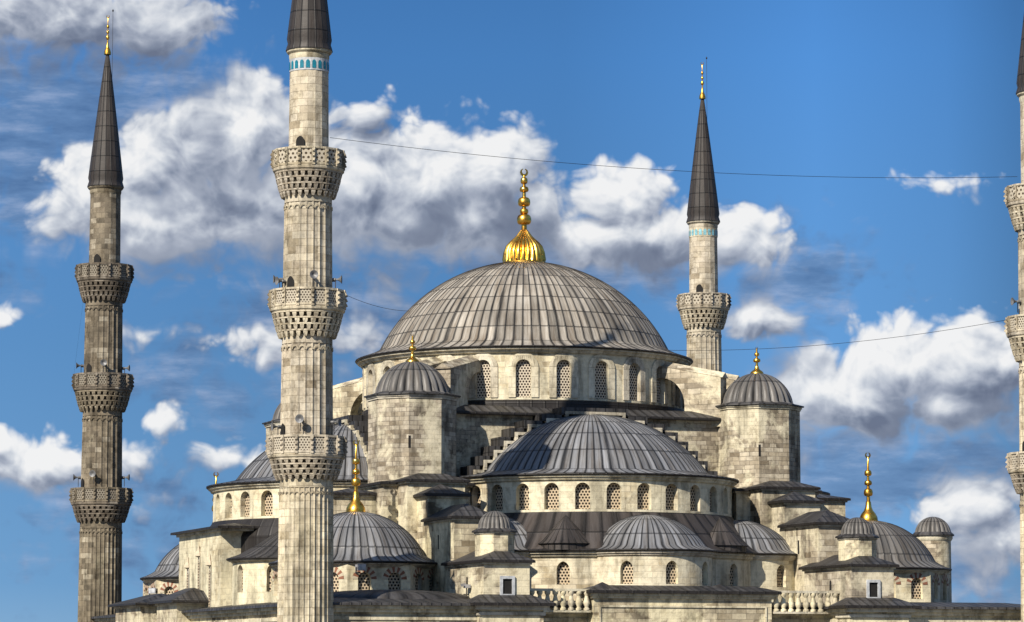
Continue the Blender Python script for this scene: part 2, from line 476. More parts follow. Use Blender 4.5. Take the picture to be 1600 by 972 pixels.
# ------------------------------------------------------------------ mesh helpers
class MB:
    def __init__(s):
        s.v, s.f, s.uv = [], [], []

    def vert(s, p):
        s.v.append(tuple(p))
        return len(s.v) - 1

    def face(s, ids, uvs=None):
        s.f.append(list(ids))
        s.uv.append(uvs)

    def poly(s, pts, uvs=None):
        s.face([s.vert(p) for p in pts], uvs)

    def box(s, a0, a1, b0, b1, z0, z1, skip=''):
        A = [(a0, b0), (a1, b0), (a1, b1), (a0, b1)]
        lo = [s.vert((*p, z0)) for p in A]
        hi = [s.vert((*p, z1)) for p in A]
        for i in range(4):
            j = (i + 1) % 4
            s.face((lo[i], lo[j], hi[j], hi[i]))
        if 't' not in skip:
            s.face(hi)
        s.face(lo[::-1])

    def obox(s, c, ex, ey, ez, hx, hy, hz):
        """oriented box: centre, three axes, half sizes"""
        c, ex, ey, ez = Vector(c), Vector(ex), Vector(ey), Vector(ez)
        P = {}
        for i in (-1, 1):
            for j in (-1, 1):
                for k in (-1, 1):
                    P[i, j, k] = s.vert(c + ex * hx * i + ey * hy * j + ez * hz * k)
        for q in (((-1, -1, -1), (1, -1, -1), (1, -1, 1), (-1, -1, 1)), ((1, 1, -1), (-1, 1, -1), (-1, 1, 1), (1, 1, 1)),
                  ((1, -1, -1), (1, 1, -1), (1, 1, 1), (1, -1, 1)), ((-1, 1, -1), (-1, -1, -1), (-1, -1, 1), (-1, 1, 1)),
                  ((-1, -1, 1), (1, -1, 1), (1, 1, 1), (-1, 1, 1)), ((-1, 1, -1), (1, 1, -1), (1, -1, -1), (-1, -1, -1))):
            s.face([P[x] for x in q])

    def prism(s, pts, z0, z1, cap=True):
        n = len(pts)
        lo = [s.vert((p[0], p[1], z0)) for p in pts]
        hi = [s.vert((p[0], p[1], z1)) for p in pts]
        acc = 0
        for i in range(n):
            j = (i + 1) % n
            L = math.dist(pts[i], pts[j])
            s.face((lo[i], lo[j], hi[j], hi[i]), [(acc, z0), (acc + L, z0), (acc + L, z1), (acc, z1)])
            acc += L
        if cap:
            s.face(hi)
            s.face(lo[::-1])

    def lathe(s, prof, n, cx=0, cy=0, a0=-pi, a1=pi, rf=None, ucount=None, vrows=None, closed=None, capt=False, capb=False):
        """prof: (r, z) from bottom to top. angle 0 looks to -y, grows to +x. uv: u counts sheets, v along the profile (or metres)"""
        full = abs((a1 - a0) - 2 * pi) < 1e-6
        cols = n if full else n + 1
        ids = []
        L = [0]
        for i in range(1, len(prof)):
            L.append(L[-1] + math.dist(prof[i - 1], prof[i]))
        rmax = max(p[0] for p in prof)
        for i, (r, z) in enumerate(prof):
            row = []
            for j in range(cols):
                a = a0 + (a1 - a0) * j / n
                rr = r
                zz = z
                if rf:
                    o = rf(r, z, j, i)
                    rr = o[0]
                    zz = o[1]
                row.append(s.vert((cx + rr * sin(a), cy - rr * cos(a), zz)))
            ids.append(row)
        def U(j):
            return (j / n * ucount) if ucount else (a0 + (a1 - a0) * j / n) * rmax
        def V(i):
            return (L[i] / L[-1] * vrows) if vrows else (L[i] if ucount else prof[i][1])
        for i in range(len(prof) - 1):
            for j in range(n):
                j2 = (j + 1) % cols
                u0, u1 = U(j), U(j + 1)
                if prof[i + 1][0] < 1e-4:
                    s.face((ids[i][j], ids[i][j2], ids[i + 1][j]), [(u0, V(i)), (u1, V(i)), (u0, V(i + 1))])
                else:
                    s.face((ids[i][j], ids[i][j2], ids[i + 1][j2], ids[i + 1][j]), [(u0, V(i)), (u1, V(i)), (u1, V(i + 1)), (u0, V(i + 1))])
        if capt:
            s.face(ids[-1][:cols])
        if capb:
            s.face(ids[0][:cols][::-1])

    def build(s, name, mat, parent=None, su=1.0, sv=1.0, smooth=False, ang=35, mtx=None):
        me = bpy.data.meshes.new(name)
        v = s.v
        if mtx is not None:
            v = [tuple(mtx @ Vector(p)) for p in v]
        me.from_pydata(v, [], s.f)
        uvl = me.uv_layers.new(name='uv')
        data = uvl.data
        k = 0
        for fi, f in enumerate(s.f):
            uv = s.uv[fi]
            if uv is None:
                n = me.polygons[fi].normal
                if abs(n.z) > .97:
                    t = Vector((1, 0, 0))
                else:
                    t = Vector((0, 0, 1)).cross(n).normalized()
                w = n.cross(t)
                uv = [(Vector(v[i]).dot(t) * su, Vector(v[i]).dot(w) * sv) for i in f]
            for q in uv:
                data[k].uv = q
                k += 1
        me.materials.append(mat)
        if smooth:
            me.polygons.foreach_set('use_smooth', [True] * len(me.polygons))
            me.set_sharp_from_angle(angle=radians(ang))
        o = bpy.data.objects.new(name, me)
        C.objects.link(o)
        if parent is not None:
            o.parent = parent
        return o


def thing(name, label, cat, loc=(0, 0, 0), rz=0, group=None):
    o = bpy.data.objects.new(name, None)
    C.objects.link(o)
    o.location = loc
    o.rotation_euler = (0, 0, rz)
    tag(o, label, cat, group)
    return o


def tag(o, label, cat=None, group=None):
    o['label'] = label
    if cat:
        o['category'] = cat
    if group:
        o['group'] = group
    return o


def structure(o, kind='structure'):
    o['kind'] = kind
    return o


def archpts(hw, sill, spring, pointed, n=9):
    """outline of an arched opening, from bottom left over the top to bottom right"""
    R = hw * (1.3 if pointed else 1.0)
    def top(x):
        q = abs(x) + R - hw
        return spring + sqrt(max(0, R * R - q * q))
    xs = [-hw * cos(pi * i / (2 * n)) for i in range(2 * n + 1)]
    xs = [-hw * cos(pi * i / (2 * n)) for i in range(2 * n + 1)]
    return [(-hw, sill)] + [(x, top(x)) for x in xs] + [(hw, sill)], xs, top


def build_wall(name, fmap, s0, s1, z0, z1, wins, parent, mat, ds=1.0, depth=.45, grille='grille', surround=None, band=None, sub=True):
    """a wall on the surface fmap(s, z, depth) with arched windows; wins: (s centre, half width, sill, spring, pointed)"""
    mb = MB()

    def quad(sa, sb, za, zb, zc=None, zd=None):
        zc = zb if zc is None else zc
        # sa..sb bottom za ; top at sa = zb, at sb = zc
        mb.poly([fmap(sa, za, 0), fmap(sb, za, 0), fmap(sb, zc, 0), fmap(sa, zb, 0)], [(sa, za), (sb, za), (sb, zc), (sa, zb)])
    edges = [s0]
    cur = s0
    for (c, hw, sill, spring, ptd) in sorted(wins):
        l, r = c - hw, c + hw
        k = max(1, int(math.ceil((l - cur) / ds)))
        for i in range(k):
            quad(cur + (l - cur) * i / k, cur + (l - cur) * (i + 1) / k, z0, z1)
        pts, xs, top = archpts(hw, sill, spring, ptd)
        for i in range(len(xs) - 1):
            sa, sb = c + xs[i], c + xs[i + 1]
            if sill > z0 + 1e-3:
                quad(sa, sb, z0, sill)
            mb.poly([fmap(sa, top(xs[i]), 0), fmap(sb, top(xs[i + 1]), 0), fmap(sb, z1, 0), fmap(sa, z1, 0)],
                    [(sa, top(xs[i])), (sb, top(xs[i + 1])), (sb, z1), (sa, z1)])
        cur = r
        w = MB()
        for i in range(len(pts) - 1):
            a, b2 = pts[i], pts[i + 1]
            w.poly([fmap(c + a[0], a[1], 0), fmap(c + a[0], a[1], depth), fmap(c + b2[0], b2[1], depth), fmap(c + b2[0], b2[1], 0)])
        w.poly([fmap(c - hw, sill, 0), fmap(c + hw, sill, 0), fmap(c + hw, sill, depth), fmap(c - hw, sill, depth)])
        if band:   # raised arch round the opening
            bi, bo, pr = band
            pin, _, _ = archpts(hw + bi, sill, spring, ptd)
            pou, _, _ = archpts(hw + bo, sill, spring, ptd)
            for i in range(len(pin) - 1):
                q = [pin[i], pin[i + 1], pou[i + 1], pou[i]]
                w.poly([fmap(c + x, z, -pr) for x, z in q])
                w.poly([fmap(c + x, z, dd) for (x, z), dd in ((pou[i], -pr), (pou[i + 1], -pr), (pou[i + 1], .0), (pou[i], .0))])
                w.poly([fmap(c + x, z, dd) for (x, z), dd in ((pin[i + 1], -pr), (pin[i], -pr), (pin[i], .0), (pin[i + 1], .0))])
        wo = w.build('window', M['trim'] if band else mat, parent)
        g = MB()
        for i in range(len(xs) - 1):
            sa, sb = c + xs[i], c + xs[i + 1]
            dd = depth - .02
            g.poly([fmap(sa, sill, dd), fmap(sb, sill, dd), fmap(sb, top(xs[i + 1]), dd), fmap(sa, top(xs[i]), dd)],
                   [(xs[i], 0), (xs[i + 1], 0), (xs[i + 1], top(xs[i + 1]) - sill), (xs[i], top(xs[i]) - sill)])
        g.build('grille', M[grille], wo)
        if surround == 'voussoir':
            vb = MB()
            pin, _, _ = archpts(hw + .02, spring, spring, ptd, 6)
            pou, _, _ = archpts(hw + .42, spring, spring, ptd, 6)
            for i in range(len(pin) - 1):
                q = [pin[i], pin[i + 1], pou[i + 1], pou[i]]
                k2 = i + .1
                vb.poly([fmap(c + x, z, -.03) for x, z in q], [(k2, 0), (k2 + .8, 0), (k2 + .8, 1), (k2, 1)])
            vb.build('arch_stones', M['voussoir'], wo)
    k = max(1, int(math.ceil((s1 - cur) / ds)))
    for i in range(k):
        quad(cur + (s1 - cur) * i / k, cur + (s1 - cur) * (i + 1) / k, z0, z1)
    return mb.build(name, mat, parent)


def cylmap(cx, cy, r):
    def f(s, z, d):
        a = s / r
        return (cx + (r - d) * sin(a), cy - (r - d) * cos(a), z)
    return f


def flatmap(p0, p1):
    """s runs from p0 towards p1; outward is to the right of the run"""
    p0, p1 = Vector(p0), Vector(p1)
    e = (p1 - p0).normalized()
    nrm = Vector((e.y, -e.x))
    def f(s, z, d):
        p = p0 + e * s - nrm * d
        return (p.x, p.y, z)
    return f


def facing(phi, th):
    """does a face whose outward local angle is phi (0 = front) look towards the camera"""
    return cos(phi + th) > -.12


TH = radians(20)
O = Vector((.97, 257.0, 0))
mosque = thing('mosque', 'large grey domed stone mosque with cascading half domes and gilded central finial', 'mosque', (O.x, O.y, 0), TH)


def part(mb, name, mat, **kw):
    return mb.build(name, M[mat], kw.pop('parent', mosque), **kw)


def rib_rf(k, h):
    def f(r, z, j, i):
        return (r + (h if j % k == 0 else 0), z + (h * .5 if j % k == 0 else 0))
    return f


def lobe_rf(k, h):
    def f(r, z, j, i):
        w = abs(sin(pi * (j % k) / k))
        return (r * (1 - h + h * w ** .7), z)
    return f


def cap_profile(r, zb, zt, n=16, rtop=0.0):
    h = zt - zb
    R = (r * r + h * h) / (2 * h)
    zc = zt - R
    a0 = math.atan2(zb - zc, r)
    return [(max(rtop if i == n else 0, R * cos(a0 + (pi / 2 - a0) * i / n)), zc + R * sin(a0 + (pi / 2 - a0) * i / n)) for i in range(n + 1)]


def finial(parent, cx, cy, z, H, r0, fluted=False, name='finial', nb=3, tip=True):
    """gilded stack of bulbs on a bell-shaped foot, crescent on top"""
    mb = MB()
    if fluted:
        foot = [(1.0, 0), (.985, .015), (.96, .02), (.99, .05), (.93, .13), (.83, .19), (.66, .235), (.48, .27), (.35, .30), (.26, .33), (.17, .355), (.15, .36)]
        k = 6
        def rf(r, zz, j, i):
            w = abs(sin(pi * (j % k) / k))
            return (r * (1 - .11 + .11 * w), zz) if i > 2 else (r, zz)
        mb.lathe([(r * r0, z + t * H) for r, t in foot], 24 * k // 1, cx, cy, rf=rf)
        top, t0 = [], .355
        bulbs = [(.46, .335, .045), (.55, .20, .022), (.645, .29, .04), (.78, .21, .024), (.87, .165, .028)]
        neck = .13
    else:
        foot = [(1.0, 0), (1.02, .03), (.95, .08), (.75, .13), (.5, .17), (.34, .22), (.27, .30)]
        mb.lathe([(r * r0, z + t * H) for r, t in foot], 20, cx, cy)
        t0 = .30
        if nb == 3:
            bulbs = [(.42, .50, .045), (.56, .42, .03), (.70, .40, .035)]
        else:
            bulbs = [(.50, .55, .06), (.72, .38, .05)]
        neck = .20
    prof = [(neck * r0, z + t0 * H)]
    for (t, r, hh) in bulbs:
        prof.append((neck * r0 * .95, z + (t - hh) * H))
        for q in range(1, 8):
            a = -pi / 2 + pi * q / 8
            rr = neck * r0 * .95 + (r - neck) * r0 * max(0, cos(a)) ** .6
            tt = hh * sin(a)
            if q > 4:
                tt *= 1.35
            prof.append((rr, z + (t + tt) * H))
        neck *= .86
        prof.append((neck * r0, z + (t + hh * 1.5) * H))
    prof.append((neck * r0 * .8, z + .93 * H))
    prof.append((.001, z + .945 * H))
    mb.lathe(prof, 18, cx, cy)
    # crescent
    if tip:
        cr = H * .035
        for i in range(10):
            a, b = 2 * pi * (i + .6) / 11.2 + pi / 2, 2 * pi * (i + 1.6) / 11.2 + pi / 2
            p = Vector((cx + cr * cos(a), cy, z + .965 * H + cr * sin(a)))
            q = Vector((cx + cr * cos(b), cy, z + .965 * H + cr * sin(b)))
            e = (q - p).normalized()
            th = cr * .30 * sin(pi * (i + .8) / 10.6) + cr * .05
            mb.obox((p + q) / 2, e, (0, 1, 0), e.cross(Vector((0, 1, 0))), (q - p).length / 2, cr * .2, th)
    return mb.build(name, M['gold'], parent, smooth=True, ang=40)


def eave_ring(parent, cx, cy, r, z, n=64, a0=-pi, a1=pi, thick=.13, corn=.35, mat='trim'):
    """dark lead lip at the eave plus the stone moulding under it"""
    mb = MB()
    mb.lathe([(r - .6, z - thick), (r - .02, z - thick), (r + .05, z - thick * .4), (r, z + .02), (r - .25, z + .05)], n, cx, cy, a0, a1)
    mb.build('eave', M['lead_edge'], parent, smooth=True)
    if corn:
        mb = MB()
        mb.lathe([(r - .62, z - thick - corn), (r - .42, z - thick - corn * .85), (r - .30, z - thick - corn * .4), (r - .14, z - thick - corn * .3), (r - .12, z - thick - .01), (r - .6, z - thick - .01)], n, cx, cy, a0, a1)
        mb.build('cornice', M[mat], parent, smooth=True)


# ------------------------------------------------------------------ main dome
def main_dome():
    k = 5
    ribs = 104
    prof = [(13.42, 34.35), (12.9, 34.52), (12.3, 34.72), (11.75, 34.98)] + cap_profile(11.5, 35.15, 42.35, 26, rtop=.5)
    mb = MB()
    mb.lathe(prof, ribs * k, 0, 0, rf=rib_rf(k, .055), ucount=ribs, vrows=10)
    dome = part(mb, 'dome', 'lead_main', smooth=True, ang=80)
    tag(dome, 'great central lead dome')
    finial(dome, 0, 0, 42.2, 7.75, 1.78, fluted=True)
    eave_ring(mosque, 0, 0, 13.45, 34.35, 96, corn=.4)
    r = 12.8
    wins = []
    n = 26
    off = -TH - radians(.45)
    for i in range(-13, 13):
        a = off + i * 2 * pi / n
        a = (a + pi) % (2 * pi) - pi
        if facing(a, TH):
            wins.append((a * r, .56, 30.45, 32.75, False))
    build_wall('drum', cylmap(0, 0, r), -pi * r, pi * r, 29.2, 34.1, wins, mosque, M['drum'], ds=.5, depth=.32, grille='grille_pale', band=(.03, .58, .10))
    mb = MB()
    mb.lathe([(12.95, 29.2), (12.95, 30.2), (12.78, 30.3)], 96)
    part(mb, 'lead_flashing', 'lead_edge', smooth=True)


main_dome()

# square platform under the drum
mb = MB()
mb.box(-13.35, 13.35, -13.35, 13.35, 14.5, 29.0)
part(mb, 'base_wall', 'tower')
mb = MB()
def frustum(mb, a0, a1, b0, b1, z0, ia0, ia1, ib0, ib1, z1, th=.17):
    lip = MB()
    lip.box(a0 - .04, a1 + .04, b0 - .04, b1 + .04, z0 - th - .02, z0 - .03)
    part(lip, 'eave', 'lead_edge')
    lo = [(a0, b0), (a1, b0), (a1, b1), (a0, b1)]
    hi = [(ia0, ib0), (ia1, ib0), (ia1, ib1), (ia0, ib1)]
    for i in range(4):
        j = (i + 1) % 4
        mb.poly([(*lo[i], z0), (*lo[j], z0), (*hi[j], z1), (*hi[i], z1)])
        mb.poly([(*lo[i], z0 - th), (*lo[j], z0 - th), (*lo[j], z0), (*lo[i], z0)])
    mb.poly([(*p, z0 - th) for p in lo[::-1]])
    if abs(ia1 - ia0) > .01 and abs(ib1 - ib0) > .01:
        mb.poly([(*p, z1) for p in hi])
frustum(mb, -14.0, 14.0, -14.0, 14.0, 29.12, -12.2, 12.2, -12.2, 12.2, 29.75)
part(mb, 'skirt_roof', 'lead_roof', su=1 / .7, sv=1 / 1.8)


def block(a0, a1, b0, b1, z0, z1, rh=.7, over=.28, mat='pier', ridge=None, cor=True, roofmat='lead_roof', wins=()):
    """stone block with hipped lead roof and cornice"""
    mb = MB()
    mb.box(a0, a1, b0, b1, z0, z1, skip='t')
    part(mb, 'buttress_wall', mat)
    if cor:
        mb = MB()
        mb.box(a0 - .13, a1 + .13, b0 - .13, b1 + .13, z1 - .15, z1 - .03)
        part(mb, 'cornice', 'trim')
    mb = MB()
    ca, cb = (a0 + a1) / 2, (b0 + b1) / 2
    w, d = (a1 - a0) / 2 + over, (b1 - b0) / 2 + over
    m = min(w, d)
    frustum(mb, a0 - over, a1 + over, b0 - over, b1 + over, z1 + .17, ca - (w - m), ca + (w - m), cb - (d - m), cb + (d - m), z1 + .17 + rh)
    return part(mb, 'buttress_roof', roofmat, su=1 / .55, sv=1 / 1.5)


def rotz(k):
    return Matrix.Rotation(k * pi / 2, 4, 'Z')


# ------------------------------------------------------------------ four arms: stepped arch, half dome, ring of windows
STEP = [(0, 29.45), (2.5, 28.85), (4.1, 28.35), (5.55, 27.85), (6.5, 27.3), (7.3, 26.6), (8.1, 25.85), (8.9, 25.1), (9.8, 24.3), (10.7, 23.6)]
DS = 14.5


def stepped_arch(k):
    R = rotz(k)
    prof = []
    tops = [29.45, 28.88, 28.38, 27.78, 27.1, 26.4, 25.65, 24.9, 24.15]
    xs = [2.6, 4.15, 5.6, 6.65, 7.5, 8.3, 9.1, 9.9, 10.75]
    def stair(off, zoff):
        p = []
        for x, zt in zip(xs, tops):
            p.append((x - off, zt - zoff))
        return p
    # solid
    def slab(mb, b0, b1, off, zoff, zbot):
        p = stair(off, zoff)
        x0 = 0
        for (x, zt) in p:
            for sgn in (-1, 1):
                xa, xb = (x0, x) if sgn > 0 else (-x, -x0)
                mb.box(xa, xb, b0, b1, zbot, zt)
            x0 = x
    def band(mb, b0, b1, off, zoff, th):
        p = stair(off, zoff)
        x0 = 0
        prev = None
        for i, (x, zt) in enumerate(p):
            nx = p[i + 1][1] if i + 1 < len(p) else zt - .8
            for sgn in (-1, 1):
                xa, xb = (x0, x) if sgn > 0 else (-x, -x0)
                mb.box(xa, xb, b0, b1, zt - th, zt)
                xv = (x - th, x) if sgn > 0 else (-x, -x + th)
                if zt - th > nx:
                    mb.box(xv[0], xv[1], b0, b1, nx, zt - th)
            x0 = x
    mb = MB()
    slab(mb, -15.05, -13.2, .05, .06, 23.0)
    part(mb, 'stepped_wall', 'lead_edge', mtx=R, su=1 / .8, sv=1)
    mb = MB()
    band(mb, -15.45, -13.0, -.10, -.05, .30)
    part(mb, 'stepped_coping', 'lead_roof', mtx=R, su=1 / .8, sv=1)
    mb = MB()
    band(mb, -15.62, -15.04, .20, .255, .22)
    part(mb, 'stepped_moulding', 'trim', mtx=R)


def half_dome(k, detail=True):
    R = rotz(k)
    th = TH + k * pi / 2
    kk = 5
    ribs = 92
    mb = MB()
    prof = [(11.12, 24.02), (10.5, 24.14), (9.7, 24.28), (9.1, 24.42)] + cap_profile(8.85, 24.5, 29.05, 18)
    mb.lathe(prof, ribs * kk, 0, -DS, rf=rib_rf(kk, .05), ucount=ribs, vrows=6)
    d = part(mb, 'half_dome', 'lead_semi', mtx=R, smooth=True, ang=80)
    mb = MB()
    mb.lathe([(10.5, 23.88), (11.1, 23.88), (11.17, 23.95), (11.12, 24.03), (10.9, 24.06)], 72, 0, -DS)
    part(mb, 'eave', 'lead_edge', mtx=R, smooth=True)
    mb = MB()
    mb.lathe([(10.62, 23.50), (10.78, 23.56), (10.86, 23.72), (10.98, 23.76), (11.0, 23.875), (10.5, 23.875)], 72, 0, -DS)
    part(mb, 'cornice', 'trim', mtx=R, smooth=True)
    r = 10.6
    wins = []
    for i in range(-7, 8):
        a = radians(12.3 * i)
        if facing(a, th) and abs(a) < radians(92):
            wins.append((a * r, .54, 21.42, 22.80, False))
    base = cylmap(0, -DS, r)
    def f(s, z, d_):
        q = R @ Vector(base(s, z, d_))
        return tuple(q)
    build_wall('half_dome_drum', f, -radians(100) * r, radians(100) * r, 20.0, 23.7, wins, mosque, M['drum'], ds=.5, depth=.5)


def lower_ring(k, exedrae=(-60, 0, 60), z_e=18.4, rho=11.0):
    """sloping lead roof, small half domes and the curved lower wall of an arm"""
    R = rotz(k)
    th = TH + k * pi / 2
    mb = MB()
    mb.lathe([(13.75, 18.42), (13.2, 18.7), (12.4, 19.4), (11.4, 20.4), (10.62, 21.25)], 60, 0, -DS, -radians(100), radians(100), ucount=34, vrows=2)
    part(mb, 'ring_roof', 'lead_brown', mtx=R, smooth=True, ang=60)
    mb = MB()
    mb.lathe([(13.2, 18.28), (13.8, 18.28), (13.85, 18.36), (13.78, 18.44), (13.5, 18.52)], 60, 0, -DS, -radians(100), radians(100))
    part(mb, 'eave', 'lead_edge', mtx=R, smooth=True)
    r = 13.25
    base = cylmap(0, -DS, r)
    def f(s, z, d_):
        return tuple(R @ Vector(base(s, z, d_)))
    wins = [(radians(a) * r, .47, 15.95, 17.0, True) for a in (-30, 30) if facing(radians(a), th)]
    build_wall('lower_wall', f, -radians(100) * r, radians(100) * r, 13.0, 18.1, wins, mosque, M['drum'], ds=.6, depth=.4)
    mb = MB()
    mb.lathe([(13.28, 17.85), (13.45, 17.95), (13.5, 18.12), (13.65, 18.14), (13.65, 18.275), (13.2, 18.275)], 60, 0, -DS, -radians(100), radians(100))
    part(mb, 'cornice', 'trim', mtx=R, smooth=True)
    for e in exedrae:
        a = radians(e)
        cx, cy = rho * sin(a), -DS - rho * cos(a)
        kk, ribs = 5, 52
        mb = MB()
        prof = [(5.12, z_e), (4.75, z_e + .10), (4.45, z_e + .22)] + cap_profile(4.25, z_e + .32, z_e + 2.62, 12)
        mb.lathe(prof, ribs * kk, cx, cy, rf=rib_rf(kk, .035), ucount=ribs, vrows=3)
        part(mb, 'exedra_dome', 'lead_semi', mtx=R, smooth=True, ang=80)
        mb = MB()
        mb.lathe([(4.6, z_e - .13), (5.1, z_e - .13), (5.16, z_e - .06), (5.12, z_e + .01), (4.9, z_e + .04)], 56, cx, cy)
        part(mb, 'eave', 'lead_edge', mtx=R, smooth=True)
        mb = MB()
        mb.lathe([(4.72, z_e - .5), (4.84, z_e - .42), (4.88, z_e - .3), (4.98, z_e - .27), (5.0, z_e - .132), (4.6, z_e - .132)], 56, cx, cy)
        part(mb, 'cornice', 'trim', mtx=R, smooth=True)
        r = 4.7
        base2 = cylmap(0, 0, r)
        def f2(s, z, d_, cx=cx, cy=cy, a=a):
            x, y, z = base2(s + a * r, z, d_)
            return tuple(R @ Vector((x + cx, y + cy, z)))
        wins = [(radians(q) * r, .47, 15.95, 17.0, True) for q in (-80, -40, 0, 40, 80) if facing(radians(q) + a, th) and abs(q + e) < 125]
        build_wall('exedra_wall', f2, -radians(110) * r, radians(110) * r, 13.0, z_e - .28, wins, mosque, M['drum'], ds=.35, depth=.4)
    for e in (-30, 30):
        a = radians(e)
        cx, cy = 12.0 * sin(a), -DS - 12.0 * cos(a)
        mb = MB()
        mb.lathe([(2.1, 18.85), (1.75, 19.12), (.02, 20.95)], 12, cx, cy, a - pi / 2, a + pi / 2, ucount=12, vrows=2)
        mb.lathe([(1.95, 18.4), (1.95, 18.85)], 12, cx, cy, a - pi / 2, a + pi / 2, ucount=12, vrows=1)
        part(mb, 'lead_hood', 'lead_brown', mtx=R)


for k in range(4):
    stepped_arch(k)
    half_dome(k)
lower_ring(0)
lower_ring(1)

# ------------------------------------------------------------------ weight towers at the four corners
def octagon(cx, cy, ap):
    R_ = ap / cos(pi / 8)
    return [(cx + R_ * sin(pi / 8 + i * pi / 4), cy - R_ * cos(pi / 8 + i * pi / 4)) for i in range(8)]


def melon(cx, cy, r, zb, zt, lobes, mat, eave, zfin=None, fin=None, n=10, flat8=True):
    kk = 6
    mb = MB()
    prof = [(r * 1.06, zb), (r * 1.0, zb + .12)] + cap_profile(r * .97, zb + .2, zt, n)
    mb.lathe(prof, lobes * kk, cx, cy, rf=lobe_rf(kk, .085), ucount=lobes, vrows=2)
    d = part(mb, 'small_dome', mat, smooth=True, ang=60)
    mb = MB()
    sides = 8 if flat8 else 40
    E = eave / cos(pi / 8) if flat8 else eave
    mb.lathe([(E * .8, zb - .14), (E, zb - .14), (E, zb - .04), (r * 1.0, zb + .14)], sides, cx, cy, -pi + pi / 8, pi + pi / 8)
    part(mb, 'eave', 'lead_roof')
    if fin:
        finial(d, cx, cy, zt - .12, fin[0], fin[1], nb=fin[2])
    return d


h = 14.0
for (sa, sb) in ((-1, -1), (1, -1), (-1, 1), (1, 1)):
    cx, cy = sa * h, sb * h
    mb = MB()
    mb.prism(octagon(cx, cy, 3.03), 22.5, 29.85)
    part(mb, 'weight_tower', 'tower')
    mb = MB()
    mb.prism(octagon(cx, cy, 3.11), 29.72, 29.86)
    mb.prism(octagon(cx, cy, 3.19), 29.864, 30.0)
    part(mb, 'cornice', 'trim')
    melon(cx, cy, 2.86, 30.15, 32.7, 24, 'lead_small', 3.34, fin=(2.15, .52, 2))
    if sb < 0:
        mb = MB()   # slit window
        mb.obox((cx - 1.2, cy - 3.035, 26.5), (1, 0, 0), (0, 1, 0), (0, 0, 1), .09, .01, .45)
        part(mb, 'slit_window', 'dark')
    # flying buttresses to the drum
    e = Vector((sa, sb, 0)).normalized()
    pz = Vector((-e.y, e.x, 0))
    for off in (-1.45, 1.45):
        prof2 = [(17.6, 28.5), (17.6, 32.35), (12.3, 33.45), (12.3, 32.5)]
        arch = []
        for i in range(9):
            t_ = i / 8 * pi / 2
            arch.append((12.7 + 1.9 * sin(t_), 30.2 + 2.2 * cos(t_)))
        arch.append((14.6, 28.5))
        outline = prof2 + arch
        mb = MB()
        wd = .62
        L = [e * r_ + pz * (off - wd) + Vector((0, 0, z_)) for r_, z_ in outline]
        Rr = [e * r_ + pz * (off + wd) + Vector((0, 0, z_)) for r_, z_ in outline]
        n_ = len(outline)
        # sides as strips: split outline into top chain and arch chain
        # triangulate by quads between arch points and the top line
        def topz(r_):
            return 33.45 + (32.35 - 33.45) * (r_ - 12.3) / 5.3
        cols = [(12.3, 32.42)] + [(p[0], p[1]) for p in arch[:-1]]
        for side, sg in ((off - wd, -1), (off + wd, 1)):
            base = pz * side
            for i in range(len(cols) - 1):
                (r0, z0), (r1, z1) = cols[i], cols[i + 1]
                q = [e * r0 + base + Vector((0, 0, z0)), e * r1 + base + Vector((0, 0, z1)), e * r1 + base + Vector((0, 0, topz(r1))), e * r0 + base + Vector((0, 0, topz(r0)))]
                mb.poly(q if sg < 0 else q[::-1])
            q = [e * 14.6 + base + Vector((0, 0, 28.5)), e * 17.6 + base + Vector((0, 0, 28.5)), e * 17.6 + base + Vector((0, 0, topz(17.6))), e * 14.6 + base + Vector((0, 0, topz(14.6)))]
            mb.poly(q if sg < 0 else q[::-1])
        under = cols + [(14.6, 28.5)]
        for i in range(len(under) - 1):
            (r0, z0), (r1, z1) = under[i], under[i + 1]
            mb.poly([e * r0 + pz * (off + wd) + Vector((0, 0, z0)), e * r1 + pz * (off + wd) + Vector((0, 0, z1)), e * r1 + pz * (off - wd) + Vector((0, 0, z1)), e * r0 + pz * (off - wd) + Vector((0, 0, z0))])
        mb.poly([e * 17.6 + pz * (off - wd) + Vector((0, 0, 28.5)), e * 17.6 + pz * (off + wd) + Vector((0, 0, 28.5)), e * 17.6 + pz * (off + wd) + Vector((0, 0, 32.35)), e * 17.6 + pz * (off - wd) + Vector((0, 0, 32.35))])
        part(mb, 'flying_buttress', 'pier')
        mb = MB()   # gabled coping
        for sg in (-1, 1):
            q = [e * 12.3 + pz * (off + sg * .66) + Vector((0, 0, 33.42)), e * 17.75 + pz * (off + sg * .66) + Vector((0, 0, 32.28)), e * 17.75 + pz * off + Vector((0, 0, 32.7)), e * 12.3 + pz * off + Vector((0, 0, 33.85))]
            mb.poly(q if sg < 0 else q[::-1])
        mb.poly([e * 17.75 + pz * (off - .66) + Vector((0, 0, 32.28)), e * 17.75 + pz * (off + .66) + Vector((0, 0, 32.28)), e * 17.75 + pz * off + Vector((0, 0, 32.7))])
        part(mb, 'buttress_coping', 'pier')

